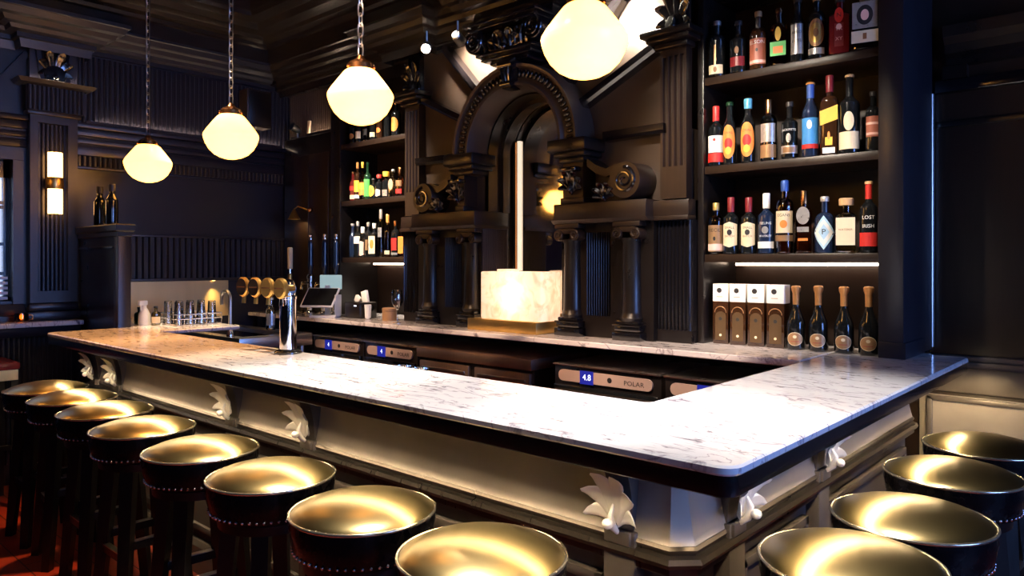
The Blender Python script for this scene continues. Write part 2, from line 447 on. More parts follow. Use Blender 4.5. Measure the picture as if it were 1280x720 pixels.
# ------------------------------------------------------------------ left wall joinery
def wall_reeds(name, y0, y1, z0, z1, x, pitch, depth, m, flat=.6):
    pts = [(x+d, u) for u, d in ribbed(y0, y1, pitch, depth, flat)]
    poly = [(x-.03, y0)]+pts+[(x-.03, y1)]
    o = MB().prism(poly, 'z', z0, z1).build(name, m, None, 25); o['kind'] = 'structure'; return o
wall_reeds('trim_1', 1.80, 3.50, 2.49, 2.975, XL+.02, .036, .013, 'navy')          # reeded frieze
mb = MB()
for z0, z1, d in ((2.455, 2.492, .055), (2.40, 2.452, .035), (2.345, 2.385, .028), (2.262, 2.335, .018)):
    mb.box(XL-.01, XL+d, 1.795, 3.55, z0, z1, .006)
struct('trim_2', mb, 'navy')
wall_reeds('trim_3', 1.80, 3.55, 2.187, 2.258, XL+.018, .034, .016, 'navy', .62)   # dentil band
struct('trim_4', MB().box(XL-.01, XL+.022, 1.80, 3.55, 2.165, 2.187, .004), 'navy')
wall_reeds('trim_5', 1.88, 3.45, 1.372, 1.690, XL+.02, .046, .024, 'navy', .34)    # reeded band over the splashback
mb = MB(); mb.box(XL-.01, XL+.045, 1.88, 3.45, 1.688, 1.708, .004); mb.box(XL-.01, XL+.05, 1.88, 3.45, 1.350, 1.374, .004)
struct('trim_6', mb, 'navy')
# frieze and mouldings left of the pilaster, above the window
mb = MB()
for z0, z1, d in ((2.455, 2.492, .055), (2.40, 2.452, .035), (2.345, 2.385, .028), (2.275, 2.335, .018)): mb.box(XL-.01, XL+d, -3, 1.505, z0, z1, .006)
struct('trim_7', mb, 'navy')
def diag(mb, x0, x1, p, q, wd):
    """bar in the plane x from p to q, (y,z) end points"""
    a, b = Vector(p), Vector(q); n = (b-a).normalized(); n = Vector((-n.y, n.x))*wd
    return mb.prism([tuple(a-n), tuple(b-n), tuple(b+n), tuple(a+n)], 'x', x0, x1)
struct('trim_8', diag(MB(), XL-.01, XL+.03, (1.20, 2.50), (1.505, 2.92), .02), 'navy')
# pilaster: reeded sunk panel, cap, upper block with carving
PY0, PY1 = 1.505, 1.795
mb = MB()
xf_, xr = XL+.08, XL+.045
mb.box(XL-.01, xf_, PY0, 1.553, 1.22, 2.51); mb.box(XL-.01, xf_, 1.735, PY1, 1.22, 2.51)
mb.box(XL-.01, xf_, 1.553, 1.735, 2.45, 2.51); mb.box(XL-.01, xf_, 1.553, 1.735, 1.22, 1.30)
mb.box(XL-.01, XL+.10, PY0-.02, PY1+.02, 1.105, 1.16, .008); mb.box(XL-.01, XL+.09, PY0-.01, PY1+.01, 1.16, 1.22, .02)
struct('trim_9', mb, 'navy')
wall_reeds('trim_10', 1.553, 1.735, 1.30, 2.45, XL+.03, .026, .012, 'navy', .6)
wall_reeds('trim_11', 1.475, 1.825, 2.525, 2.69, XL+.125, .026, .010, 'navy', .6)
mb = MB()
mb.sweep([(0, 2.69), (.03, 2.70), (.05, 2.725), (0, 2.73)], [(XL-.01, 1.46), (XL+.135, 1.46), (XL+.135, 1.84), (XL-.01, 1.84)])
mb.box(XL-.01, XL+.135, 1.46, 1.84, 2.705, 2.73); mb.box(XL-.01, XL+.10, 1.485, 1.815, 2.50, 2.53, .008)
mb.box(XL-.01, XL+.07, PY0, PY1, 2.73, 3.02)
struct('trim_12', mb, 'navy')
mb = acanthus(MB(), .22, .17, .06)
mb.prism([(-.055, .0), (.055, .0), (.085, .26), (-.085, .26)], 'y', -.030, 0); mb.box(-.09, .09, -.045, 0, .235, .265, .006)
mb.xf(Matrix.Translation((XL+.07, 1.65, 2.745)) @ Matrix.Rotation(pi/2, 4, 'Z'))
struct('trim_13', mb, 'blackgloss')
mb = MB(); mb.prism([(1.53, 2.99), (1.56, 2.74), (1.585, 2.74), (1.555, 2.99)], 'x', XL+.06, XL+.10); mb.prism([(1.77, 2.99), (1.74, 2.74), (1.715, 2.74), (1.745, 2.99)], 'x', XL+.06, XL+.10)
struct('trim_14', mb, 'navy')
# wainscot and its cap
wall_reeds('trim_15', .9, 1.79, .14, 1.02, XL+.015, .03, .008, 'navy', .6)
# crown cornice, left wall (breaks forward at the pilaster) and along the back bar
CROWN = [(0, 2.93), (.012, 2.985), (.03, 2.99), (.03, 3.02), (.075, 3.03), (.085, 3.055), (.12, 3.065), (.135, 3.095), (.17, 3.105), (.185, 3.14), (.20, 3.145), (.20, 3.17), (0, 3.17)]
struct('trim_16', MB().sweep(CROWN, [(XL, 3.30), (XL, 1.86), (XL+.13, 1.86), (XL+.13, 1.44), (XL, 1.44), (XL, -3.9)][::-1]), 'navy', 20)
yb = 3.40
path = [(XL-.01, yb), (-4.21, yb), (-4.21, yb-.10), (-3.76, yb-.10), (-3.76, yb+.01), (-3.22, yb+.01), (-3.22, yb-.11), (-2.64, yb-.11), (-2.64, yb+.01), (-2.10, yb+.01), (-2.10, yb-.10), (-1.68, yb-.10), (-1.68, yb), (-.80, yb), (-.80, 4.0)]
struct('trim_17', MB().sweep(CROWN, path), 'ceil', 20)
mb = MB().box(XL, -.80, yb, 4.0, 2.95, 3.17); struct('trim_18', mb, 'black')   # cornice backing
# ceiling coffer mouldings
COF = [(0, 3.17), (.0, 3.26), (.03, 3.275), (.04, 3.30), (.10, 3.31), (.115, 3.335), (.20, 3.35), (.23, 3.39), (.33, 3.40), (.34, 3.43), (.36, 3.43), (.36, ZC), (0, ZC)]
struct('trim_19', MB().sweep(COF, [(XL+.19, -3.9), (XL+.19, 3.20), (2.9, 3.20)]), 'ceil', 20)
mb = MB(); mb.box(XL, XL+.20, -3.9, 4.0, 3.16, ZC); mb.box(XL, 3.2, 3.19, 4.0, 3.165, ZC)
struct('trim_20', mb, 'ceil')
struct('trim_21', MB().box(XL+.2, 2.9, 1.47, 1.83, 3.30, ZC, .01), 'ceil')     # ceiling beam
mb = MB(); mb.box(-3.05, -2.75, 1.83, 3.2, 3.33, ZC, .01); struct('trim_22', mb, 'ceil')

# right-hand wall behind the short leg of the bar: door frame edge, panelled wall, wainscot
mb = MB(); mb.box(-.905, -.845, 3.955, 4.01, 1.06, 2.34, .006); mb.box(-.905, .4, 3.955, 4.01, 2.30, 2.36, .006)
struct('trim_23', mb, 'blackgloss')
struct('trim_34', MB().lathe([(.0, 1.09), (.017, 1.09), (.017, 2.30), (0, 2.30)], (-.852, 3.958, 0), 14), 'steel')
mb = MB(); mb.box(-.905, 3.3, 3.975, 4.01, .88, 1.0, .005)
for z0, z1, d in ((1.0, 1.03, .05), (1.03, 1.055, .035)): mb.box(-.905, 3.3, 4.0-d, 4.01, z0, z1, .006)
struct('trim_24', mb, 'pewterdark')
mb = MB(); mb.box(-.905, 3.3, 3.985, 4.005, .10, .86)
struct('trim_25', mb, 'pewter')
mb = MB()
for x0, x1 in ((-.87, -.05), (.05, .95)):
    mb.box(x0, x0+.022, 3.965, 4.0, .2, .855, .004); mb.box(x1-.022, x1, 3.965, 4.0, .2, .855, .004); mb.box(x0, x1, 3.965, 4.0, .835, .857, .004); mb.box(x0, x1, 3.965, 4.0, .2, .222, .004)
struct('trim_26', mb, 'pewterdark')
mb = MB(); mb.sweep([(0, 2.42), (.02, 2.43), (.02, 2.46), (.05, 2.48), (.06, 2.52), (.09, 2.55), (.10, 2.60), (0, 2.62)], [(-.79, 4.0), (3.3, 4.0)])
struct('trim_27', mb, 'black', 20)
mb = MB(); mb.box(-.80, -.70, 3.95, 4.01, 2.36, 2.42); mb.box(-.84, 2, 3.985, 4.01, 2.14, 2.17, .004); struct('trim_28', mb, 'black')

# ------------------------------------------------------------------ wall ledge, partition
mb = MB().box(XL+.001, -5.56, -2.5, 1.785, 1.068, 1.100, .006)
solo(mb, 'wall_ledge', 'marble', 'narrow white stone drinking ledge along the left wall under the window', 'ledge', (-5.68, 1.2, 1.068))
LEDGE_SUPPORT = MB().box(XL+.001, -5.62, -2.5, 1.785, 1.0, 1.068, .004); struct('trim_29', LEDGE_SUPPORT, 'navy')
t = thing('partition_screen', 'dark panelled partition screen carrying two wine bottles, at the left end of the bar', 'partition', (-5.4, 1.835, 0))
MB().box(XL+.09, -5.005, 1.805, 1.865, 0, 1.70).build('panel', 'black', t)
MB().box(-5.06, -4.985, 1.795, 1.875, 0, 1.70, .004).build('end_post', 'navy', t)
mb = MB().sweep([(0, 1.66), (.006, 1.665), (.008, 1.69), (.02, 1.70), (.022, 1.735), (.016, 1.742), (0, 1.742)], [(XL+.09, 1.797), (-4.985, 1.797), (-4.985, 1.873), (XL+.09, 1.873)])
mb.box(XL+.09, -4.985, 1.797, 1.873, 1.66, 1.742).build('cap_rail', 'black', t)
mb = MB().box(XL+.10, -5.08, 1.795, 1.807, 1.585, 1.600, .003); mb.box(XL+.10, -5.08, 1.795, 1.807, .3, .315, .003); mb.build('panel_mould', 'black', t)
mb = MB().box(XL+.02, XL+.028, 1.88, 2.93, 1.06, 1.352); struct('trim_30', mb, 'splash')
MB().box(XL+.048, XL+.055, 1.86, 3.4, 2.490, 2.509).build('trim_35', 'navy')['kind'] = 'structure'
MB().box(XL+.036, XL+.042, 1.92, 3.4, 2.493, 2.499).build('trim_32', 'ledsoft')['kind'] = 'structure'
MB().box(XL+.085, XL+.091, 1.50, 1.80, 2.732, 2.736).build('trim_33', 'ledsoft')['kind'] = 'structure'
# ------------------------------------------------------------------ the bar: marble top, front
def rounded(path, rad, seg=6):
    out = []; n = len(path)
    for i, p in enumerate(path):
        r = rad.get(i, 0) if isinstance(rad, dict) else rad
        p = Vector(p)
        if r <= 0: out.append(tuple(p)); continue
        a = (Vector(path[i-1])-p).normalized(); b = (Vector(path[(i+1) % n])-p).normalized()
        ang = a.angle(b); tl = r/math.tan(ang/2); c = p+(a+b).normalized()*(r/sin(ang/2))
        s = p+a*tl; e = p+b*tl; a0 = math.atan2(s.y-c.y, s.x-c.x); a1 = math.atan2(e.y-c.y, e.x-c.x)
        d = (a1-a0+pi) % (2*pi)-pi
        for k in range(seg+1): out.append((c.x+r*cos(a0+d*k/seg), c.y+r*sin(a0+d*k/seg)))
    return out
TOP = [(-4.95, 1.38), (-.645, 1.38), (-.645, 3.70), (-.79, 3.74), (-1.14, 3.74), (-1.14, 1.872), (-4.545, 1.872), (-4.545, 2.40), (-5.765, 2.40), (-5.765, 1.882), (-4.95, 1.882)]
TOP[3] = (-.80, 3.70); TOP.insert(4, (-.80, 3.74))
loop = rounded(TOP, {0: .05, 1: .045, 2: .03, 6: .02, 8: .03})
mb = MB()
def slab(mb, loop, z0, z1, ch=.005):
    """slab with eased edges"""
    n = len(loop); P = [Vector(p) for p in loop]
    def off(d):
        out = []
        for i in range(n):
            a = (P[i]-P[i-1]); b = (P[(i+1) % n]-P[i])
            if a.length < 1e-6: a = b
            if b.length < 1e-6: b = a
            na = Vector((a.y, -a.x)).normalized(); nb = Vector((b.y, -b.x)).normalized(); m = na+nb
            m = m/max(.3, m.dot(na)); out.append(P[i]-m*d)
        return out
    I = off(ch)
    L = [[mb.b.verts.new((p.x, p.y, z)) for p in q] for q, z in ((I, z0), (P, z0+ch), (P, z1-ch), (I, z1))]
    for A, B in zip(L, L[1:]):
        for i in range(n): mb._f((A[i], A[(i+1) % n], B[(i+1) % n], B[i]))
    for R, flip in ((L[0], True), (L[3], False)):
        f = mb._f(R[::-1] if flip else R)
        bmesh.ops.triangulate(mb.b, faces=[f])
    return mb
slab(mb, loop, 1.058, 1.08)
solo(mb, 'marble_countertop', 'marble', 'long white marble countertop wrapping round the bar with a stainless corner and black apron beneath', 'countertop', (-2.8, 1.6, 1.058), smooth=40)
bpy.data.objects['marble_countertop']['label'] = 'long veined white marble top of the front bar, wrapping round its corner'

bar = thing('bar', 'pewter panelled bar front with silver leaf brackets below a glossy black apron', 'bar', (-2.8, 1.7, 0))
PATH_T = [(-4.945, 1.88), (-4.945, 1.385), (-.65, 1.385), (-.65, 3.695)]
ptop = rounded(PATH_T, {1: .045, 2: .04})
AP = [(-.004, 1.0575), (-.004, 1.052), (-.002, 1.030), (-.004, 1.014), (-.010, 1.010), (-.030, 1.010), (-.030, 1.0575)]
MB().sweep(AP, ptop).build('apron', 'blackgloss', bar, 40)
soff = [(-.03, 1.0575), (-.03, 1.022), (-.06, 1.022), (-.062, .993), (-.074, .993), (-.076, 1.022), (-.36, 1.022), (-.36, 1.0575)]
MB().sweep(soff, PATH_T).build('soffit', 'black', bar)
BP = [(-4.87, 1.88), (-4.87, 1.64), (-.932, 1.64), (-.905, 1.667), (-.905, 3.72)]
MB().sweep([(0, 0), (0, 1.02), (-.24, 1.02), (-.24, 0)], BP).build('carcass', 'pewterdark', bar)
cove = [(.0, 1.02), (.0, .985)] + [(.002+.030*(k/8)**2, .985-.20*k/8) for k in range(1, 9)] + [(.036, .782), (.0, .782)]
MB().sweep(cove, BP).build('cove_panel', 'pewter', bar, 40)
rail = [(.0, .788), (.034, .788), (.040, .780), (.034, .772), (.034, .766), (.050, .762), (.056, .750), (.050, .738), (.040, .734), (.038, .716), (.0, .708)]
MB().sweep(rail, BP).build('dado_rail', 'darksteel', bar, 40)
MB().sweep([(0, 0), (.035, 0), (.035, .13), (.02, .15), (0, .155)], BP).build('plinth', 'pewterdark', bar)
# led tape hidden behind the lip of the soffit
led = [(-.046, 1.021), (-.046, 1.016), (-.034, 1.016), (-.034, 1.021)]
MB().sweep(led, [(-4.80, 1.385), (-.65, 1.385), (-.65, 3.69)]).build('led_tape', 'led', bar)
fx = [-4.80, -4.44, -3.12, -2.51, -1.06]; ry = [1.865, 2.53]
def frame_front(x0, x1):
    mb = MB()
    for (a, b, c, d) in ((x0, x0+.03, .2, .66), (x1-.03, x1, .2, .66), (x0, x1, .63, .66), (x0, x1, .2, .23)): mb.box(a, b, 1.617, 1.645, c, d, .006)
    mb.box(x0+.03, x1-.03, 1.632, 1.645, .23, .63)
    mb.build('panel_mould', 'pewterdark', bar)
for a, b in ((-4.37, -3.19), (-3.05, -2.58), (-2.44, -1.13)): frame_front(a, b)
for a, b in ((1.95, 2.45), (2.62, 3.66)):
    mb = MB()
    for (p, q, c, d) in ((a, a+.03, .2, .66), (b-.03, b, .2, .66), (a, b, .63, .66), (a, b, .2, .23)): mb.box(-.91, -.882, p, q, c, d, .006)
    mb.box(-.91, -.897, a+.03, b-.03, .23, .63)
    mb.build('panel_mould', 'pewterdark', bar)
def bracket(mtx):
    mb = MB().box(-.048, .048, -.045, .02, 0, .80, .004)
    mb.box(-.055, .055, -.060, .02, 0, .16, .006)
    mb.prism([(.02, .80), (-.032, .80), (-.034, .84), (-.042, .90), (-.060, .96), (-.085, 1.0), (-.085, 1.02), (.02, 1.02)], 'x', -.036, .036)
    mb.box(-.038, .038, -.054, .0, .765, .80, .004)
    mb.xf(mtx); p = mb.build('pilaster', 'pewterdark', bar)
    mb = acanthus(MB(), .168, .128, .078)
    mb.xf(mtx @ Matrix.Translation((0, -.040, .812)))
    l = mb.build('acanthus_leaf', 'silver', p, 50); l['label'] = 'silver acanthus leaf'
    WLOC.pop(l.name, None)
for x in fx: bracket(Matrix.Translation((x, 1.64, 0)))
for y in ry: bracket(Matrix.Translation((-.905, y, 0)) @ Matrix.Rotation(pi/2, 4, 'Z'))

# ------------------------------------------------------------------ back counter
mb = MB(); slab(mb, rounded([(-5.765, 3.10), (-1.155, 3.10), (-1.155, 3.76), (-5.765, 3.76)], 0), 1.050, 1.08, .004)
solo(mb, 'back_counter', 'marble', 'long narrow white marble back counter carrying the bottle cabinets, glowing stone lamp and till', 'countertop', (-3.4, 3.4, 1.05), smooth=40)
mb = MB(); mb.box(-5.765, -1.16, 3.70, 3.98, 0, 1.049); mb.box(-5.7, -5.62, 3.15, 3.70, 0, 1.049)
solo(mb, 'counter_carcass', 'black', 'black void backing under the back counter behind the fridges', 'cabinet', (-3.4, 3.84, 0))
mb = MB().box(-1.13, -.93, 3.0, 3.69, 0, 1.05); 
def fridge(x0, x1, label, digits):
    f = thing('bottle_fridge', label, 'fridge', ((x0+x1)/2, 3.4, 0), 'under-counter bottle fridges')
    MB().box(x0, x1, 3.15, 3.66, .05, .935, .004).build('cabinet', 'black', f)
    MB().box(x0-.002, x1+.002, 3.135, 3.66, .936, .946, .003).build('steel_top', 'steel', f)
    pl = rounded([(x0+.035, .855), (x1-.045, .855), (x1-.045, .915), (x0+.035, .915)], .028, 5)
    xs = x0+.035+(x1-x0-.08)*.25
    p = MB().prism(pl, 'y', 3.138, 3.151).build('control_panel', 'panelplate', f)
    MB().box(xs, xs+.085, 3.134, 3.139, .850, .920).build('display', 'screenblue', p)
    mb = MB(); add_text(mb, digits, .045, lambda a, b: (xs+.046+a, 3.1335, .886+b)); mb.build('digit', 'digit', p, 0)
    mb = MB(); cx = x0+.035+(x1-x0-.08)*.57
    mb.lathe([(0, 3.1365), (.014, 3.1365), (.014, 3.139)], (cx, 0, .886), 14, 'y')
    mb.build('lock', 'ink', p)
    mb = MB(); add_text(mb, 'POLAR', .034, lambda a, b: (x0+.035+(x1-x0-.08)*.82+a*1.15, 3.1372, .882+b)); mb.build('lettering', 'ink', p, 0)
    d = MB().box(x0+.01, x1-.01, 3.125, 3.150, .10, .835, .004).build('door', 'g_dark', f)
    MB().box(x0+.02, x1-.02, 3.112, 3.127, .79, .815, .005).build('handle', 'darksteel', d)
fridge(-2.51, -1.845, 'black glass bottle fridge with pale control strip, first right of the steel fridge', '4.8')
fridge(-1.825, -1.17, 'black glass bottle fridge with pale control strip, partly behind the short marble leg', '4.7')
fridge(-4.215, -3.655, 'black glass bottle fridge with pale control strip, directly left of the steel fridge', '4')
fridge(-4.86, -4.235, 'black glass bottle fridge with pale control strip, beside the chrome tap column', '4')
f = thing('steel_fridge', 'brown-tinted stainless steel double drawer fridge under the back counter', 'fridge', (-3.15, 3.4, 0))
MB().box(-3.635, -2.665, 3.16, 3.66, .05, .88).build('cabinet', 'darksteel', f)
MB().box(-3.64, -2.66, 3.125, 3.66, .885, .948, .006).build('steel_top', 'tintsteel', f)
for a, b in ((-3.62, -3.17), (-3.12, -2.68)):
    d = MB().box(a, b, 3.135, 3.160, .10, .865, .005).build('door', 'tintsteel', f)
    MB().box(a+.03, b-.03, 3.126, 3.137, .81, .83, .003).build('handle', 'steel', d)
mb = MB().box(-5.55, -4.90, 3.16, 3.66, .05, .93, .01)
f = thing('glasswasher', 'black under-counter glasswasher with a small blue display beside the chrome tap column', 'dishwasher', (-5.2, 3.4, 0))
mb.build('cabinet', 'black', f); MB().box(-5.0, -4.955, 3.148, 3.161, .90, .93).build('display', 'digit', f)
# sink unit along the left wall and speed rail behind the front bar
s = thing('sink_unit', 'stainless steel sink unit between the left end of the bar and the back counter', 'sink', (-5.2, 2.7, 0))
mb = MB(); 
for (a, b, c, d) in ((-5.76, -4.62, 2.42, 2.50), (-5.76, -4.62, 2.86, 2.98), (-5.76, -5.60, 2.50, 2.86), (-4.72, -4.62, 2.50, 2.86)): mb.box(a, b, c, d, .955, .985)
mb.box(-5.60, -4.72, 2.50, 2.86, .72, .74)
mb.build('steel_top', 'steel', s); MB().box(-4.63, -4.615, 2.42, 2.98, .90, .985, .004).build('front_edge', 'steel', s)
for x, y in ((-5.7, 2.46), (-4.68, 2.46), (-5.7, 2.93), (-4.68, 2.93)): MB().lathe([(.018, 0), (.018, .955)], (x, y, 0), 10).build('leg', 'steel', s)
MB().box(-5.72, -4.66, 2.50, 2.92, .25, .27).build('lower_shelf', 'darksteel', s)
fc = thing('faucet', 'dark chrome gooseneck faucet beside the steel splashback', 'faucet', (-4.80, 2.45, .985))
pts = [(-4.80, 2.45, .985), (-4.80, 2.45, 1.24)] + [(-4.80-.06+.06*cos(a), 2.45, 1.24+.06*sin(a)) for a in [pi*k/8 for k in range(1, 9)]] + [(-4.92, 2.45, 1.20)]
MB().tube(pts, .012, 10).build('spout', 'steel', fc); MB().lathe([(.025, .985), (.025, 1.0), (.015, 1.03), (0, 1.03)], (-4.80, 2.45, 0), 14).build('base', 'chrome', fc)
MB().tube([(-4.80, 2.45, 1.05), (-4.75, 2.45, 1.075)], .006, 8).build('lever', 'chrome', fc)
sr = thing('speed_rail', 'steel shelf for tins fixed behind the front bar below the marble', 'shelf', (-3.0, 1.98, .0))
MB().box(-4.4, -1.2, 1.885, 2.08, .90, .915).build('shelf_plate', 'darksteel', sr); MB().box(-4.4, -1.2, 2.07, 2.082, .90, .96, .003).build('front_edge', 'darksteel', sr)
for x in (-4.35, -2.8, -1.25): MB().box(x-.02, x+.02, 1.885, 2.06, 0, .90).build('leg', 'darksteel', sr)
# ------------------------------------------------------------------ central arched back bar
CX, SPR = -2.93, 2.185
bb = thing('arched_back_bar', 'carved black timber centrepiece with an arched mirror niche between the two bottle cabinets', 'back bar', (CX, 3.5, 1.08))
def mx(x): return 2*CX-x
# tympanum wall with the arched opening
RI = .345
def tymp(y0, y1, x0, x1, z0, z1, R, seg=28):
    mb = MB()
    arc = [(CX+R*cos(pi*k/seg), SPR+R*sin(pi*k/seg)) for k in range(seg+1)]   # right to left
    outer = []
    for k in range(seg+1):
        t = pi*k/seg; c, s = cos(t), sin(t)
        tx = (x1-CX)/c if c > 1e-6 else ((x0-CX)/c if c < -1e-6 else 1e9); tz = (z1-SPR)/s if s > 1e-6 else 1e9
        q = min(tx, tz); outer.append((CX+c*q, SPR+s*q))
    # insert exact corners
    for y, fl in ((y0, False), (y1, True)):
        A = [mb.b.verts.new((p[0], y, p[1])) for p in arc]; B = [mb.b.verts.new((p[0], y, p[1])) for p in outer]
        for k in range(seg):
            p, q = outer[k], outer[k+1]
            vs = [A[k], B[k], B[k+1], A[k+1]]
            if abs(p[0]-q[0]) > 1e-6 and abs(p[1]-q[1]) > 1e-6:
                cnr = (x1 if p[0] > CX else x0, z1); v = mb.b.verts.new((cnr[0], y, cnr[1])); vs = [A[k], B[k], v, B[k+1], A[k+1]]
            mb._f(vs)
        if fl: A1, B1 = A, B
        else: A0, B0 = A, B
    for k in range(seg): mb._f((A0[k], A0[k+1], A1[k+1], A1[k]))
    for a, b in ((CX+R, x1), (x0, CX-R)): mb.box(a, b, y0, y1, z0, SPR)
    return mb
tymp(3.42, 3.52, -4.02, -1.83, 1.82, 2.96, RI).build('tympanum_panel', 'tymp', bb)
# soffit of the niche and its back
mb = MB(); mb.arc([(RI-.004, 3.42), (RI+.03, 3.42), (RI+.03, 3.655), (RI-.004, 3.655)], CX, SPR, 0, pi)
for s in (1, -1): mb.box(*sorted((CX+s*(RI-.004), CX+s*(RI+.03))), 3.42, 3.655, 1.08, SPR)
mb.build('niche_soffit', 'black', bb)
mb = MB(); mb.arc([(RI-.03, 3.53), (RI, 3.53), (RI, 3.595), (RI-.03, 3.595)], CX, SPR, 0, pi)
for s in (1, -1): mb.box(*sorted((CX+s*(RI-.03), CX+s*RI)), 3.53, 3.595, 1.82, SPR)
mb.build('inner_arch', 'black', bb)
arcpts = [(CX+(RI+.01)*cos(pi*k/24), SPR+(RI+.01)*sin(pi*k/24)) for k in range(25)]
MB().prism([(CX+RI+.01, 1.08)]+arcpts+[(CX-RI-.01, 1.08)], 'y', 3.660, 3.670).build('mirror', 'mirror', bb)
m_ = MB().box(CX-RI+.052, CX-RI+.074, 3.645, 3.658, 1.44, 2.30).build('glow_strip', 'stripglow', bb); m_['label'] = 'cream vertical glowing strip'  # thin vertical bar with even cream emission
MB().box(CX-RI+.028, CX-RI+.040, 3.64, 3.658, 1.44, 2.30, .003).build('strip_trim', 'copper', bb)
# archivolt
mb = MB()
mb.arc([(.352, 3.30), (.366, 3.245), (.382, 3.245), (.392, 3.268), (.400, 3.272), (.470, 3.272), (.476, 3.245), (.492, 3.24), (.497, 3.27), (.497, 3.43), (.352, 3.43)], CX, SPR, 0, pi, 48)
mb.build('archivolt', 'tymp', bb, 40)
for half in (0, 1):
    mb = MB()
    for k in range(20):
        t = (pi/2-.10)*(k+.5)/20 + half*(pi/2+.10)
        x, z = CX+.436*cos(t), SPR+.436*sin(t)
        n0 = len(mb.b.verts)
        mb.sphere((0, 0, 0), .0135, 8, 1.9)
        vs = list(mb.b.verts)[n0:]
        bmesh.ops.transform(mb.b, matrix=Matrix.Translation((x, 3.266, z)) @ Matrix.Rotation(pi/2-t, 4, 'Y'), verts=vs)
    mb.build('bead_moulding', 'blackgloss', bb, 60)
# keystone with scroll, console above
mb = MB(); mb.prism([(CX-.035, SPR+.345), (CX+.035, SPR+.345), (CX+.055, SPR+.52), (CX-.055, SPR+.52)], 'y', 3.215, 3.30)
mb.lathe([(0, CX-.055), (.028, CX-.055), (.028, CX+.055), (0, CX+.055)], (0, 3.215, SPR+.485), 14, 'x'); mb.lathe([(0, CX-.04), (.018, CX-.04), (.018, CX+.04), (0, CX+.04)], (0, 3.213, SPR+.37), 12, 'x')
for x in (-.02, 0, .02): mb.tube([(CX+x, 3.212, SPR+.38), (CX+x*1.3, 3.20, SPR+.43), (CX+x*1.5, 3.20, SPR+.47)], .007, 6)
mb.build('keystone', 'blackgloss', bb)
mb = MB()
mb.box(CX-.20, CX+.20, 3.20, 3.43, SPR+.53, SPR+.555, .006); mb.box(CX-.225, CX+.225, 3.18, 3.43, SPR+.555, SPR+.575, .006); mb.box(CX-.15, CX+.15, 3.23, 3.43, SPR+.505, SPR+.53, .008)
mb.prism([(CX-.20, SPR+.575), (CX+.20, SPR+.575), (CX+.235, SPR+.70), (CX-.235, SPR+.70)], 'y', 3.22, 3.43)
mb.box(CX-.27, CX+.27, 3.15, 3.43, SPR+.71, SPR+.735, .006); mb.box(CX-.29, CX+.29, 3.13, 3.43, SPR+.735, SPR+.765, .008)
mb.build('console', 'blackgloss', bb)
for s in (-1, 1):
    mb = MB(); mb.lathe([(0, 3.17), (.066, 3.17), (.072, 3.18), (.072, 3.36), (0, 3.36)], (CX+s*.235, 0, SPR+.655), 22, 'y')
    spiral(mb, (CX+s*.235, SPR+.655), .058, 2.2, .009, 3.168, s); mb.build('volute', 'blackgloss', bb, 40)
mb = acanthus(MB(), .13, .20, .05); mb.xf(Matrix.Translation((CX, 3.225, SPR+.575))); mb.build('acanthus_leaf', 'blackgloss', bb, 50)
mb = MB()
for k in range(9): mb.tube([(CX-.16+.04*k, 3.21, SPR+.59), (CX-.17+.0425*k, 3.195, SPR+.64), (CX-.18+.045*k, 3.205, SPR+.69)], .012, 6)
mb.build('reeding', 'blackgloss', bb)
# radial and level bars on the tympanum
for s in (1, -1):
    for ang, r0, r1 in ((25.5, .49, 1.015), (47, .49, 1.03), (0.6, .60, .98)):
        a = radians(ang); d = Vector((cos(a)*s, sin(a))); n = Vector((-d.y, d.x))*.024
        c = Vector((CX, SPR)); p, q = c+d*r0, c+d*r1
        if n.y > 0: n = -n                                   # n points downwards
        mb = MB(); V = []
        for e in (p, q):
            V.append([mb.b.verts.new((e.x+n.x*f, y, e.y+n.y*f)) for f, y in ((-1., 3.425), (-1., 3.345), (.45, 3.345), (1.1, 3.355), (1.1, 3.425))])
        A, B = V
        for k in range(5): mb._f((A[k], A[(k+1) % 5], B[(k+1) % 5], B[k]))
        mb._f(A); mb._f(B[::-1])
        mb.build('radial_bar', 'blackgloss', bb, 20)
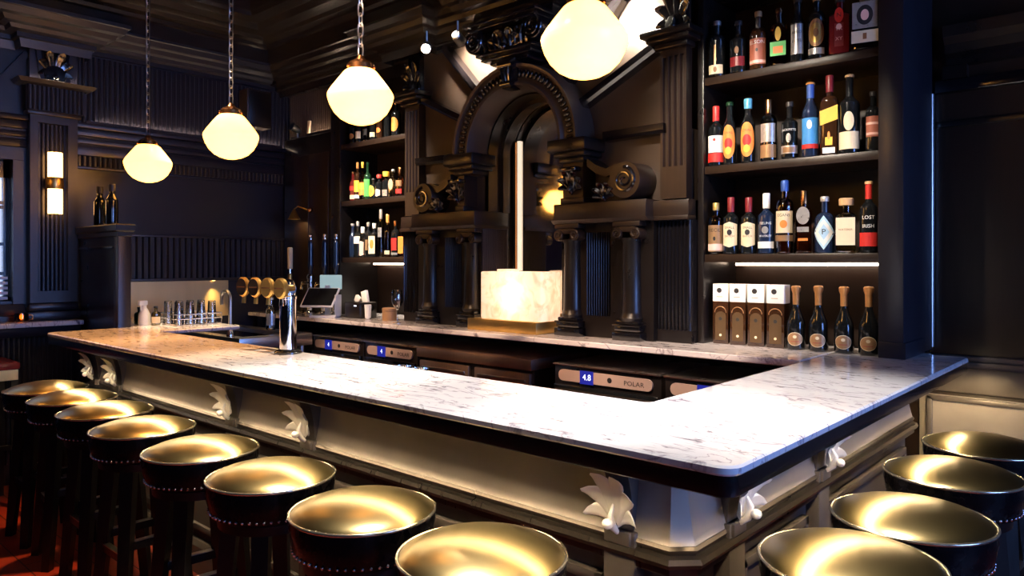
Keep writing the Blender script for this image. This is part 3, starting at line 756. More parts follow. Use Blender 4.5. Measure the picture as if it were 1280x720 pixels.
# entablature ledge, piers, imposts, corbels, scrolls, pilasters, pedestals
for s in (1, -1):
    def X(a, b): return sorted((CX+s*a, CX+s*b))
    tagm = 1
    # ledge
    mb = MB(); mb.box(*X(.318, .925), 3.265, 3.58, 1.730, 1.823, .004); mb.prism([(3.272, 1.712), (3.58, 1.712), (3.58, 1.732), (3.252, 1.732)], 'x', *X(.308, .935))
    mb.box(*X(.90, 1.128), 3.34, 3.42, 1.735, 1.815, .004); mb.box(*X(.90, 1.13), 3.33, 3.42, 1.712, 1.735, .004)
    mb.build('ledge', 'brown', bb)
    # pier and impost
    mb = MB(); pa = .36 if s > 0 else .445
    mb = MB(); mb.box(*X(pa, .50), 3.30, 3.45, 1.823, 2.07); mb.box(*X(pa-.01, .515), 3.285, 3.45, 1.823, 1.86, .006); mb.build('pier', 'brown', bb)
    mb = MB(); mb.box(*X(.345, .52), 3.28, 3.45, 2.055, 2.085, .006); mb.box(*X(.325, .545), 3.25, 3.45, 2.085, 2.115, .01); mb.box(*X(.30, .565), 3.225, 3.45, 2.115, 2.185, .008)
    mb.build('impost', 'black', bb)
    mb = acanthus(MB(), .13, .13, .05); mb.box(-.055, .055, -.055, .01, .115, .14, .006); mb.xf(Matrix.Translation((CX+s*(.43 if s > 0 else .49), 3.30, 1.89))); mb.build('corbel', 'blackgloss', bb, 50)
    # scroll console
    cx, cz, R = CX+s*.80, 1.928, .098
    mb = MB(); mb.lathe([(0, 3.255), (R*.97, 3.255), (R, 3.262), (R, 3.42), (0, 3.42)], (cx, 0, cz), 32, 'y')
    arm = [(cx-s*.02, cz+R), (cx-s*.07, cz+.092), (cx-s*.13, cz+.072), (cx-s*.20, cz+.10), (cx-s*.255, cz+.14)]
    top = [(p[0], p[1]) for p in arm]; bot = [(p[0], p[1]-.045) for p in arm[::-1]]
    mb.prism((top+bot) if s < 0 else (top+bot), 'y', 3.275, 3.41)
    mb.build('scroll', 'brown', bb, 40)
    gb = MB(); spiral(gb, (cx, cz), R*.70, 2.1, .0105, 3.2535, -s, pi/2, 60); gb.build('groove_shade', 'blackgloss', bb, 40)  # raised black spiral, its colour standing in for the shade of a groove
    mb = acanthus(MB(), .10, .11, .045); mb.xf(Matrix.Translation((cx-s*.135, 3.285, 1.835))); mb.build('acanthus_leaf', 'blackgloss', bb, 50)
    # fluted pilaster with cap and carved bracket
    a0, a1 = .955, 1.105
    mb = MB(); xs = X(a0, a1)
    fl = [(xs[0], 3.42), (xs[0], 3.36)]
    wv = (xs[1]-xs[0])
    for k in range(4):
        u = xs[0]+wv*(.10+.22*k); fl += [(u, 3.36)] + [(u+wv*.14*q/6, 3.36+.016*sin(pi*q/6)) for q in range(1, 6)] + [(u+wv*.14, 3.36)]
    fl += [(xs[1], 3.36), (xs[1], 3.42)]
    mb.prism(fl, 'z', 1.99, 2.56); mb.box(*xs, 3.36, 3.42, 1.823, 1.99); mb.box(*xs, 3.36, 3.42, 2.56, 2.60)
    mb.build('fluted_pilaster', 'brown', bb)
    mb = MB(); mb.box(*X(a0-.02, a1+.02), 3.33, 3.425, 2.595, 2.625, .008); mb.box(*X(a0-.05, a1+.05), 3.29, 3.425, 2.625, 2.65, .008); mb.box(*X(a0-.07, a1+.07), 3.265, 3.425, 2.65, 2.68, .006)
    mb.build('pilaster_cap', 'black', bb)
    mb = acanthus(MB(), .24, .16, .07); mb.box(-.06, .06, -.03, .09, 0, .27, .01); mb.xf(Matrix.Translation((CX+s*1.03, 3.40, 2.685))); mb.build('carved_bracket', 'blackgloss', bb, 50)
    # pedestal block with two engaged columns
    MB().box(*X(.325, .93), 3.335, 3.585, 1.08, 1.712).build('pedestal', 'black', bb)
    pts = [(u, 3.335-d) for u, d in ribbed(*X(.50, .66), .016, .006, .6)]; MB().prism([(pts[0][0], 3.34)]+pts+[(pts[-1][0], 3.34)], 'z', 1.20, 1.66).build('reeded_panel', 'black', bb, 25)
    for c in (.405, .80):
        mb = MB(); mb.lathe([(.058, 1.18), (.066, 1.20), (.058, 1.22), (.055, 1.23), (.050, 1.60), (.056, 1.61), (.056, 1.625)], (CX+s*c, 3.335, 0), 20, a0=pi, a1=2*pi)
        mb.build('column', 'black', bb)
        mb = MB(); mb.box(*X(c-.088, c+.088), 3.27, 3.34, 1.08, 1.125, .005); mb.box(*X(c-.08, c+.08), 3.275, 3.34, 1.125, 1.16, .012); mb.box(*X(c-.085, c+.085), 3.268, 3.34, 1.155, 1.165, .003); mb.box(*X(c-.07, c+.07), 3.28, 3.34, 1.165, 1.185, .006)
        mb.build('column_base', 'blackgloss', bb)
        mb = MB(); mb.box(*X(c-.085, c+.085), 3.27, 3.34, 1.685, 1.712, .004)
        for q in (-1, 1):
            mb.lathe([(0, 3.268), (.030, 3.268), (.032, 3.272), (.032, 3.335), (0, 3.335)], (CX+s*c+q*.058, 0, 1.648), 16, 'y'); spiral(mb, (CX+s*c+q*.058, 1.648), .026, 1.8, .005, 3.267, q, 0, 26, 5)
        mb.box(*X(c-.055, c+.055), 3.275, 3.335, 1.655, 1.685, .004)
        mb.build('column_capital', 'brown', bb, 40)
    # reeded side panels
    pts = [(u, 3.375-d) for u, d in ribbed(*X(.935, 1.13), .0215, .011, .6)]
    mb = MB().prism([(pts[0][0], 3.59)]+pts+[(pts[-1][0], 3.59)], 'z', 1.145, 1.712)
    mb.build('reeded_panel', 'blackgloss', bb, 25); MB().box(*X(.93, 1.13), 3.372, 3.59, 1.08, 1.145).build('panel_base', 'black', bb)
    xs = CX+s*.325
    pts = [(xs-s*d, u) for u, d in ribbed(3.345, 3.58, .017, .009, .6)]
    MB().prism([(xs+s*.01, 3.345)]+pts+[(xs+s*.01, 3.58)], 'z', 1.20, 1.71).build('reveal_panel', 'tymp', bb, 25)

# ------------------------------------------------------------------ bottle cabinets
SH = (1.535, 1.983, 2.435)
def cabinet(x0, x1, label, col0, col1):
    c = thing('bottle_cabinet', label, 'shelf unit', ((x0+x1)/2, 3.6, 1.08))
    MB().box(x0-col0, x0, 3.43, 3.94, 1.08, 2.95, .003).build('side_panel', 'black', c)
    MB().box(x1, x1+col1, 3.43, 3.94, 1.08, 2.95, .003).build('side_panel', 'navy' if col1 > .07 else 'black', c)
    if col1 > .07: MB().box(x1+.002, x1+col1+.012, 3.418, 3.745, 1.08, 1.15, .004).build('panel_base', 'navy', c)
    MB().box(x0, x1, 3.80, 3.83, 1.08, 2.95).build('back_panel', 'brown', c)
    for z in SH: MB().box(x0, x1, 3.44, 3.80, z-.040, z, .003).build('shelf', 'brown', c)
    MB().box(x0, x1, 3.44, 3.80, 2.86, 2.95).build('header', 'black', c)
    MB().box(x0+.03, x1, 3.735, 3.75, 1.478, 1.490).build('glow_strip', 'shelfled', c)['label'] = 'warm strip light'
    return c
cab = cabinet(-1.765, -.940, 'tall black cabinet of bottle shelves right of the carved arch', .033, .10)
cab2 = cabinet(-4.92, -4.09, 'tall black cabinet of bottle shelves left of the carved arch', .13, .022)
# dark cupboard in the left corner
c = thing('corner_cupboard', 'tall plain dark cupboard in the back left corner under the reeded frieze', 'cupboard', (-5.43, 3.6, 1.08))
MB().box(-5.765, -5.065, 3.44, 3.94, 1.08, 2.56, .004).build('carcass', 'black', c)
MB().box(-5.60, -5.38, 3.432, 3.442, 1.12, 2.40, .004).build('door_panel', 'brown', c); MB().box(-5.37, -5.09, 3.432, 3.442, 1.12, 2.40, .004).build('door_panel', 'brown', c)
pts = [(u, 3.50-d) for u, d in ribbed(-5.765, -5.07, .03, .012, .6)]
o = MB().prism([(pts[0][0], 3.53)]+pts+[(pts[-1][0], 3.53)], 'z', 2.56, 2.95).build('trim_31', 'tymp', None, 25); o['kind'] = 'structure'
MB().box(-5.40, -5.09, 3.462, 3.468, 2.5605, 2.566).build('trim_36', 'ledsoft')['kind'] = 'structure'
MB().box(-5.42, -5.07, 3.441, 3.447, 2.5605, 2.582).build('trim_37', 'black')['kind'] = 'structure'
# ------------------------------------------------------------------ bottles
def prof(kind, R, H):
    """(body profile up to lip, cap z0, cap radius)"""
    if kind == 'std':   hs, hn, rn = .60*H, .74*H, .30*R
    elif kind == 'round':  hs, hn, rn = .62*H, .76*H, .36*R
    elif kind == 'wine': hs, hn, rn = .62*H, .74*H, .36*R
    elif kind == 'slim': hs, hn, rn = .58*H, .78*H, .45*R
    elif kind == 'squat': hs, hn, rn = .55*H, .72*H, .34*R
    elif kind == 'square': hs, hn, rn = .66*H, .74*H, .36*R
    elif kind == 'champ': hs, hn, rn = .36*H, .74*H, .33*R
    else: hs, hn, rn = .6*H, .75*H, .33*R
    p = [(0, .004), (R*.86, 0), (R*.97, .003), (R, .010)]
    if kind == 'champ':
        for k in range(0, 11):
            f = k/10; p.append((rn+(R-rn)*(.5+.5*cos(pi*f))**1.05, hs+(hn-hs)*f))
    elif kind in ('std', 'round', 'squat', 'square'):
        p.append((R, hs))
        for k in range(1, 8):
            f = k/7; p.append((rn+(R-rn)*(1-f**2.2)**.62 if f < 1 else rn, hs+(hn-hs)*f))
    else:
        p.append((R, hs))
        for k in range(1, 8):
            f = k/7; p.append((rn+(R-rn)*(.5+.5*cos(pi*f)), hs+(hn-hs)*f))
    return p, hn, rn
def bottle(x, H, R, kind, glass, cap, marks, label, group, zs, y=3.52, rz=.22, capx=1.25, neck=None, capfrac=.30):
    if y == 3.52:                                            # stands close to the shelf edge
        y = 3.482; x *= .9892; H = (H+zs-1.49)*.9892+1.49-zs; R *= 1.05
        if x < -4: x = max(x, -4.92+R+.004)
        elif x < -1.6: x = max(x, -1.765+R+.004)
    b = thing('bottle', label, 'bottle', (0, 0, 0), group)
    p, hn, rn = prof(kind, R, H); sq = 7. if kind == 'square' else 0.
    zc = hn+(H-hn)*(1-capfrac) if kind != 'champ' else hn+.02*H
    mb = MB(); body = [q for q in p]
    if sq:
        k = [i for i, q in enumerate(body) if q[1] >= .66*H-1e-6][0]
        mb.lathe(body[:k+1], seg=32, sq=sq); mb.lathe([body[k]]+body[k+1:]+[(rn, zc)], seg=32, sq=2.5)
    else: mb.lathe(body+[(rn, zc), (rn*.9, zc)], seg=22)
    mb.build('glass_body', glass, b, 45)
    cr = rn*capx
    if kind == 'champ': MB().lathe([(rn*1.02, zc-.075*H), (rn*1.05, zc-.06*H), (rn*1.12, zc+.12*H), (rn*1.5, H-.07*H), (rn*1.55, H-.025*H), (rn*1.2, H-.005*H), (0, H)], seg=18).build('foil', cap, b)
    else: MB().lathe([(rn*.98, zc-.002), (cr, zc), (cr*1.02, H-.004), (cr*.9, H), (0, H)], seg=16).build('cap', cap, b)
    if neck: MB().lathe([(rn*1.03, hn+.01*H), (rn*1.05, zc)], seg=16).build('neck_label', neck, b)
    # labels: local mapping (a, z) -> surface
    if sq: F = lambda e: (lambda a, z: (a, -R-e, z))
    else: F = lambda e: (lambda a, z: ((R+e)*sin(a/R), -(R+e)*cos(a/R), z))
    layer = 0
    for mk in marks:
        layer += 1; e = .0006*layer; fn = F(e); mb = MB()
        if mk[0] == 'rect':
            _, z0, z1, hw, m = mk; hw *= R
            mb.grid(lambda u, v: fn(-hw+2*hw*u, H*(z0+(z1-z0)*v)), 12, 2); nm = 'label'
        elif mk[0] == 'para':
            _, z0, z1, hw, sh, m = mk; hw *= R
            mb.grid(lambda u, v: fn(-hw+2*hw*u, H*(z0+(z1-z0)*v)+sh*hw*(2*u-1)), 12, 2); nm = 'label'
        elif mk[0] == 'oval':
            _, cz, rx, rzz, m = mk
            def g(u, v): t = 2*pi*v; return fn(R*rx*u*cos(t), H*(cz+rzz*u*sin(t)))
            mb.grid(lambda u, v: g(max(u, .02), v), 4, 24); nm = 'label' if layer == 1 else 'emblem'
        elif mk[0] == 'dia':
            _, cz, rx, rzz, m = mk
            def g(u, v):
                t = 2*pi*v; k = 1/(abs(cos(t))+abs(sin(t))); return fn(R*rx*u*k*cos(t), H*(cz+rzz*u*k*sin(t)))
            mb.grid(lambda u, v: g(max(u, .02), v), 4, 24); nm = 'label'
        elif mk[0] == 'shield':
            _, z0, z1, hw, m = mk; hw *= R
            mb.grid(lambda u, v: fn(-hw+2*hw*u, H*(z0+(z1-z0)*v)+(v*2-1)*(.5-abs(u-.5))*hw*.62), 12, 4); nm = 'label'
        else:
            _, s, cz, size, m = mk
            add_text(mb, s, size*R, lambda a, c: fn(a, H*cz+c)); nm = 'lettering'
        mb.build(nm, m, b, 0)
    b.location = (x, y, zs+.0008); b.rotation_euler = (0, 0, rz)
    for ch in b.children: WLOC.pop(ch.name, None)
    return b
g1 = 'bottles on the top shelf of the right cabinet'
for a in [
 (-1.751, .301, .042, 'round', 'g_dark', 'silverlabel', [('rect', .04, .20, .9, 'cream'), ('oval', .12, .2, .05, 'inkbrown'), ('rect', .20, .55, .12, 'bronzelabel')], 'black bottle with silver cap and cream band low down, leftmost on the top shelf'),
 (-1.620, .277, .040, 'wine', 'g_dark', 'ink', [('rect', .12, .30, .95, 'darkred'), ('oval', .42, .25, .07, 'inkbrown')], 'dark bottle with deep red lower label, second from left on the top shelf'),
 (-1.516, .301, .039, 'squat', 'g_brown', 'bronzelabel', [('rect', .08, .52, 1.15, 'rustlabel'), ('rect', .10, .15, 1.1, 'pink'), ('text', 'ELSON', .45, .62, 'inkwhite'), ('oval', .32, .14, .03, 'ink')], 'bottle with rust label, white lettering and bronze cap on the top shelf'),
 (-1.411, .293, .036, 'square', 'g_amber', 'copper', [('rect', .16, .40, .95, 'green'), ('rect', .20, .32, .6, 'orange'), ('oval', .53, .35, .12, 'yellow')], 'square amber bottle with green and orange label on the top shelf'),
 (-1.322, .322, .032, 'slim', 'g_dark', 'ink', [('rect', .12, .58, .95, 'silverlabel'), ('text', 'ABSO', .45, .55, 'ink'), ('text', 'LUTE', .32, .55, 'ink')], 'slim black bottle with a tall silver label on the top shelf'),
 (-1.232, .308, .037, 'round', 'g_dark', 'bronzelabel', [('oval', .40, 1.0, .22, 'bronzelabel'), ('oval', .40, .72, .155, 'gold'), ('oval', .40, .3, .07, 'inkbrown'), ('rect', .06, .16, 1., 'silverlabel')], 'black bottle with a large bronze oval label on the top shelf'),
 (-1.128, .275, .043, 'square', 'g_red', 'ink', [('oval', .66, .42, .13, 'red'), ('text', 'N', .66, .62, 'ink'), ('rect', .12, .52, .42, 'darkred'), ('text', 'YX', .42, .5, 'pink'), ('text', 'XY', .25, .5, 'pink'), ('oval', .46, .25, .05, 'pink')], 'square dark red bottle with round red emblem on the top shelf'),
 (-1.017, .256, .052, 'square', 'g_clear', 'silverlabel', [('rect', .36, .84, .92, 'silverlabel'), ('oval', .60, .6, .18, 'ink'), ('oval', .60, .3, .1, 'pink'), ('rect', .10, .32, .98, 'cream'), ('rect', .16, .27, .14, 'inkbrown')], 'wide square decanter with ornate silver plate and cream band, rightmost on the top shelf'),
]: bottle(*a, g1, SH[2])
g2 = 'bottles on the middle shelf of the right cabinet'
for a, k in [
 ((-1.760, .316, .037, 'wine', 'g_dark', 'red', [('rect', .22, .50, 1.2, 'paper'), ('oval', .43, .18, .025, 'red'), ('rect', .06, .21, 1.2, 'red')], 'dark wine bottle with red capsule, white label and red foot band'), dict(capfrac=.95)),
 ((-1.667, .327, .032, 'slim', 'g_dark', 'g_green', [('oval', .36, 1.1, .27, 'orange'), ('oval', .33, .6, .09, 'red'), ('oval', .22, .45, .06, 'yellow'), ('text', 'OVAL', .50, .5, 'red')], 'slim bottle with dark neck and orange oval label on the middle shelf'), {}),
 ((-1.569, .329, .034, 'slim', 'g_dark', 'skycap', [('oval', .36, 1.1, .27, 'orange'), ('oval', .35, .6, .09, 'red'), ('oval', .22, .45, .06, 'yellow'), ('text', 'OVAL', .50, .5, 'red')], 'slim bottle with sky blue cap and orange oval label on the middle shelf'), dict(capfrac=.7)),
 ((-1.463, .309, .037, 'round', 'g_clear', 'copper', [('rect', .05, .26, 1.2, 'bronzelabel'), ('rect', .30, .60, 1., 'silverlabel')], 'clear silvery bottle with copper band at its foot on the middle shelf'), dict(capfrac=.9)),
 ((-1.360, .282, .036, 'wine', 'g_dark', 'ink', [('text', 'JACKPITTS', .50, .40, 'inkwhite'), ('oval', .36, .3, .08, 'silverlabel'), ('rect', .09, .23, 1.2, 'silverlabel'), ('rect', .11, .20, .7, 'bronzelabel')], 'black bottle with arched white lettering and silver foot band on the middle shelf'), {}),
 ((-1.262, .358, .035, 'slim', 'g_blue', 'orangecap', [('rect', .14, .52, 1.25, 'blue'), ('oval', .43, .3, .06, 'paper'), ('rect', .11, .17, 1.2, 'red')], 'tall bottle with blue neck, copper top and bright blue label'), dict(capfrac=.10, neck='bluecap')),
 ((-1.174, .378, .036, 'square', 'g_brown', 'darkred', [('para', .40, .58, 1., .32, 'yellow'), ('rect', .12, .22, .4, 'yellow'), ('oval', .24, .15, .05, 'orange'), ('rect', .02, .09, .7, 'paper')], 'square bottle with slanted yellow label and red cap on the middle shelf'), dict(capfrac=.8)),
 ((-1.086, .366, .042, 'wine', 'g_dark', 'cork', [('rect', .05, .27, 1.2, 'cream'), ('oval', .40, .5, .12, 'cream')], 'black bottle with two cream labels and a copper stopper on the middle shelf'), dict(capfrac=.12)),
 ((-.987, .274, .028, 'round', 'g_dark', 'ink', [('rect', .24, .58, 1., 'rustlabel'), ('rect', .27, .31, .95, 'pink'), ('rect', .44, .48, .95, 'pink')], 'narrow dark bottle with striped rust label, rightmost on the middle shelf'), {}),
]: bottle(*a, g2, SH[1], **k)
bottle(-1.020, .30, .026, 'wine', 'g_dark', 'ink', [], 'plain black bottle standing behind the cream labelled bottle', g2, SH[1], y=3.66)
g3 = 'bottles on the bottom shelf of the right cabinet'
for a, k in [
 ((-1.751, .266, .037, 'round', 'g_amber', 'gold', [('rect', .05, .56, 1.15, 'bronzelabel'), ('text', 'RECIL', .46, .62, 'ink'), ('oval', .30, .15, .04, 'ink'), ('rect', .07, .20, 1.1, 'pink')], 'amber bottle with copper toned label and gold cap, leftmost on the bottom shelf'), dict(capfrac=.6)),
 ((-1.659, .289, .038, 'wine', 'g_dark', 'darkred', [('shield', .16, .52, 1., 'cream'), ('text', 'SMALL', .46, .42, 'ink'), ('oval', .38, .3, .05, 'ink'), ('text', 'BATCH', .31, .36, 'inkbrown')], 'dark bottle with cream shield label, beside the copper labelled bottle on the bottom shelf'), dict(capfrac=1.)),
 ((-1.565, .283, .037, 'wine', 'g_dark', 'darkred', [('shield', .16, .52, 1., 'cream'), ('text', 'SMALL', .46, .42, 'ink'), ('oval', .38, .3, .05, 'ink'), ('text', 'BATCH', .31, .36, 'inkbrown')], 'dark bottle with cream shield label, beside the navy bottle on the bottom shelf'), dict(capfrac=1.)),
 ((-1.475, .298, .037, 'wine', 'g_blue', 'paper', [('text', 'TEELING', .50, .42, 'inkwhite'), ('oval', .39, .4, .06, 'silverlabel'), ('text', 'WHISKEY', .29, .38, 'inkwhite'), ('rect', .09, .20, 1.1, 'paper')], 'navy bottle with white lettering and white capsule on the bottom shelf'), dict(capfrac=.95)),
 ((-1.384, .354, .038, 'round', 'g_amber', 'bluecap', [('rect', .28, .58, 1.2, 'cream'), ('text', 'EGANS', .52, .48, 'ink'), ('oval', .40, .42, .055, 'orange'), ('rect', .17, .25, 1.2, 'bronzelabel')], 'tall amber bottle with navy cap and cream label on the bottom shelf'), dict(capfrac=.6)),
 ((-1.292, .298, .035, 'square', 'g_amber', 'copper', [('oval', .60, .8, .14, 'silverlabel'), ('rect', .34, .42, .7, 'silverlabel'), ('rect', .20, .24, .6, 'orange')], 'square brown bottle with etched silver label and copper cap on the bottom shelf'), dict(capfrac=.8)),
 ((-1.196, .265, .042, 'squat', 'g_blue', 'silverlabel', [('dia', .36, 1.25, .30, 'paleblue'), ('dia', .36, 1.0, .24, 'paper'), ('dia', .37, .55, .14, 'paleblue'), ('text', 'P', .37, .8, 'ink')], 'squat bottle with pale blue diamond label on the bottom shelf'), {}),
 ((-1.100, .252, .041, 'square', 'g_straw', 'cork', [('rect', .14, .64, .92, 'cream'), ('rect', .16, .62, .12, 'cream'), ('text', 'WATERER', .42, .30, 'inkbrown')], 'square pale bottle with cream label and wide wooden stopper on the bottom shelf'), dict(capx=2.0, capfrac=.5)),
 ((-1.004, .322, .035, 'wine', 'g_dark', 'cork', [('text', 'LOST', .49, .62, 'inkwhite'), ('text', 'IRISH', .37, .60, 'inkwhite'), ('rect', .09, .28, 1.2, 'red')], 'black bottle with white lettering, red neck and red band, rightmost on the bottom shelf'), dict(capfrac=.15, neck='red')),
]: bottle(*a, g3, SH[0], **k)
g4 = 'champagne bottles in the lit niche'
for x, H, l in ((-1.322, .303, 'champagne bottle with copper foil and oval label, directly right of the gift boxes'), (-1.218, .305, 'champagne bottle with copper foil and oval label, second from the gift boxes'),
             (-1.104, .304, 'champagne bottle with copper foil and oval label, third from the gift boxes'), (-.998, .306, 'champagne bottle with copper foil and oval label, half hidden by the cabinet side')):
    bottle(x, H, .043, 'champ', 'g_dark', 'foil', [('oval', .17, .86, .105, 'cream'), ('oval', .17, .80, .095, 'bronzelabel'), ('oval', .205, .2, .025, 'cream'), ('rect', .125, .14, .45, 'rustlabel')], l, g4, 1.08, y=3.50)
def gift_box(x, w_, label):
    b = thing('gift_box', label, 'box', (0, 0, 0), 'gift boxes in the lit niche'); h = w_/2
    MB().box(-h, h, -h, h, 0, .215, .002).build('sleeve', 'g_brown', b)
    l = MB().box(-h-.001, h+.001, -h-.001, h+.001, .2155, .305, .002).build('lid', 'paper', b)
    mb = MB(); mb.lathe([(0, -h-.0022), (.013, -h-.0022), (.013, -h-.001)], (-.006, 0, .272), 18, 'y'); mb.build('emblem', 'ink', l, 0)
    mb = MB(); mb.box(-.02, .012, -h-.002, -h-.0009, .238, .241); mb.build('lettering', 'bronzelabel', l, 0)
    mb = MB(); pts = [(-h*.75*cos(pi*k/12), -h-.0012, .16+.030*sin(pi*k/12)) for k in range(13)]
    mb.tube(pts, .0018, 5); mb.build('printed_arch', 'bronzelabel', b)
    mb = MB(); mb.prism([(-h*.7, .02), (h*.7, .02)]+[(h*.7*cos(pi*k/10), .14+.025*sin(pi*k/10)) for k in range(11)], 'y', -h-.0008, -h+.001); mb.build('printed_bottle', 'boxprint', b, 0)
    mb = MB(); mb.lathe([(0, -h-.0016), (.009, -h-.0016), (.009, -h-.0008)], (0, 0, .128), 14, 'y'); mb.build('emblem', 'ink', b, 0)
    mb = MB(); mb.lathe([(0, -h-.0016), (.0065, -h-.0016), (.0065, -h-.0008)], (0, 0, .045), 14, 'y'); mb.build('seal', 'cream', b, 0)
    b.location = (x, 3.52, 1.08); b.rotation_euler = (0, 0, .06)
    for ch in b.children: WLOC.pop(ch.name, None)
gift_box(-1.700, .080, 'tall gift box with white top and black dot, leftmost in the lit niche')
gift_box(-1.608, .080, 'tall gift box with white top and black dot, second in the lit niche')
gift_box(-1.514, .082, 'tall gift box with white top and black dot, third in the lit niche')
gift_box(-1.416, .084, 'tall gift box with white top and black dot, beside the champagne bottles')
# left cabinet
h1 = 'bottles on the top shelf of the left cabinet'
for a in [
 (-4.870, .205, .027, 'round', 'g_dark', 'ink', [('oval', .30, .9, .12, 'bronzelabel')], 'small dark bottle with round copper label, leftmost on the left cabinet top shelf'),
 (-4.790, .219, .027, 'wine', 'g_dark', 'ink', [('rect', .15, .42, 1.1, 'paper')], 'dark bottle with square white label on the left cabinet top shelf'),
 (-4.700, .253, .024, 'slim', 'g_clear', 'silverlabel', [('rect', .2, .4, 1., 'ink')], 'slim clear bottle with dark label on the left cabinet top shelf'),
 (-4.610, .208, .026, 'wine', 'g_dark', 'ink', [('rect', .12, .30, 1.1, 'cream')], 'dark bottle with low cream label on the left cabinet top shelf'),
 (-4.525, .227, .026, 'squat', 'g_brown', 'copper', [('oval', .3, .8, .09, 'orange')], 'brown bottle with small orange oval label on the left cabinet top shelf'),
 (-4.435, .243, .026, 'slim', 'g_dark', 'ink', [], 'unlabelled slim dark bottle on the left cabinet top shelf'),
 (-4.330, .262, .034, 'round', 'g_dark', 'copper', [('oval', .34, 1.05, .22, 'orange')], 'dark bottle with large orange oval label, rightmost on the left cabinet top shelf'),
]: bottle(*a, h1, SH[2])
h2 = 'bottles on the middle shelf of the left cabinet'
for a, k in [
 ((-4.870, .238, .026, 'slim', 'g_red', 'copper', [('rect', .06, .2, 1.1, 'cream'), ('rect', .35, .5, 1., 'red')], 'slim red bottle with copper cap, leftmost on the left cabinet middle shelf'), {}),
 ((-4.810, .309, .027, 'std', 'g_brown', 'orangecap', [('rect', .22, .52, 1.2, 'yellow'), ('rect', .05, .14, 1.1, 'paper')], 'tall bottle with orange cap and yellow label on the left cabinet middle shelf'), dict(capfrac=.6)),
 ((-4.745, .307, .027, 'std', 'g_amber', 'yellow', [('rect', .12, .46, 1.2, 'orange'), ('rect', .28, .42, 1.1, 'yellow')], 'tall bottle with yellow cap and orange label on the left cabinet middle shelf'), dict(capfrac=.6)),
 ((-4.680, .297, .028, 'wine', 'g_green', 'g_green', [('rect', .08, .54, 1.2, 'green')], 'dark green bottle with bright green label on the left cabinet middle shelf'), {}),
 ((-4.605, .165, .033, 'squat', 'g_dark', 'ink', [('oval', .38, .85, .27, 'yellow'), ('oval', .38, .5, .15, 'orange')], 'short dark flask with yellow oval label on the left cabinet middle shelf'), {}),
 ((-4.535, .190, .028, 'wine', 'g_dark', 'red', [('shield', .12, .34, .9, 'pink')], 'dark bottle with round red cap on the left cabinet middle shelf'), dict(capx=1.9, capfrac=.6)),
 ((-4.448, .205, .030, 'wine', 'g_dark', 'yellow', [('rect', .06, .30, .8, 'silverlabel')], 'dark bottle with round yellow stopper on the left cabinet middle shelf'), dict(capx=2.3, capfrac=.7)),
 ((-4.366, .215, .030, 'square', 'g_clear', 'silverlabel', [('oval', .45, .7, .2, 'silverlabel')], 'square clear bottle with silver cap on the left cabinet middle shelf'), {}),
 ((-4.285, .222, .030, 'round', 'g_amber', 'copper', [('rect', .10, .26, 1., 'red'), ('rect', .35, .55, 1., 'bronzelabel')], 'amber bottle with red foot label, rightmost on the left cabinet middle shelf'), dict(capfrac=.8)),
]: bottle(*a, h2, SH[1], **k)
h3 = 'bottles on the bottom shelf of the left cabinet'
for a, k in [
 ((-4.875, .272, .027, 'slim', 'g_blue', 'silverlabel', [], 'slim dark unlabelled bottle, leftmost on the left cabinet bottom shelf'), {}),
 ((-4.808, .288, .030, 'wine', 'g_dark', 'silverlabel', [('rect', .38, .58, 1.2, 'paper')], 'dark bottle with white label high on the body on the left cabinet bottom shelf'), dict(capfrac=.5)),
 ((-4.742, .241, .027, 'slim', 'g_clear', 'paper', [('shield', .08, .50, .9, 'pink')], 'clear bottle with tapering blush label on the left cabinet bottom shelf'), dict(capfrac=.9)),
 ((-4.672, .275, .026, 'round', 'g_dark', 'silverlabel', [('rect', .2, .5, .5, 'bronzelabel')], 'dark bottle with narrow bronze label on the left cabinet bottom shelf'), dict(capfrac=.5)),
 ((-4.595, .266, .031, 'square', 'g_dark', 'paper', [('rect', .10, .62, .95, 'cream'), ('oval', .38, .6, .13, 'orange')], 'square bottle with large cream and orange label on the left cabinet bottom shelf'), dict(capfrac=.6)),
 ((-4.512, .367, .024, 'slim', 'g_straw', 'silverlabel', [('rect', .42, .62, .8, 'silverlabel')], 'very tall slender straw coloured bottle on the left cabinet bottom shelf'), dict(capfrac=.9)),
 ((-4.430, .326, .024, 'slim', 'g_amber', 'orangecap', [('rect', .06, .15, 1.2, 'cream')], 'tall slender amber bottle with orange cap on the left cabinet bottom shelf'), dict(capfrac=.9)),
 ((-4.335, .274, .032, 'round', 'g_dark', 'copper', [('rect', .18, .52, .8, 'red'), ('rect', .06, .12, 1., 'silverlabel')], 'dark bottle with red label and copper cap on the left cabinet bottom shelf'), dict(capfrac=.6)),
 ((-4.255, .218, .024, 'square', 'g_amber', 'copper', [('rect', .12, .70, .95, 'orange')], 'small bottle with orange label, rightmost on the left cabinet bottom shelf'), {}),
]: bottle(*a, h3, SH[0], **k)
for x, l in ((-5.42, 'dark wine bottle on the partition screen, nearer the pilaster'), (-5.20, 'dark wine bottle on the partition screen, nearer its free end')):
    bottle(x, .27, .038, 'slim', 'g_dark', 'ink', [], l, 'wine bottles on the partition screen', 1.742, y=1.836, capfrac=.8)
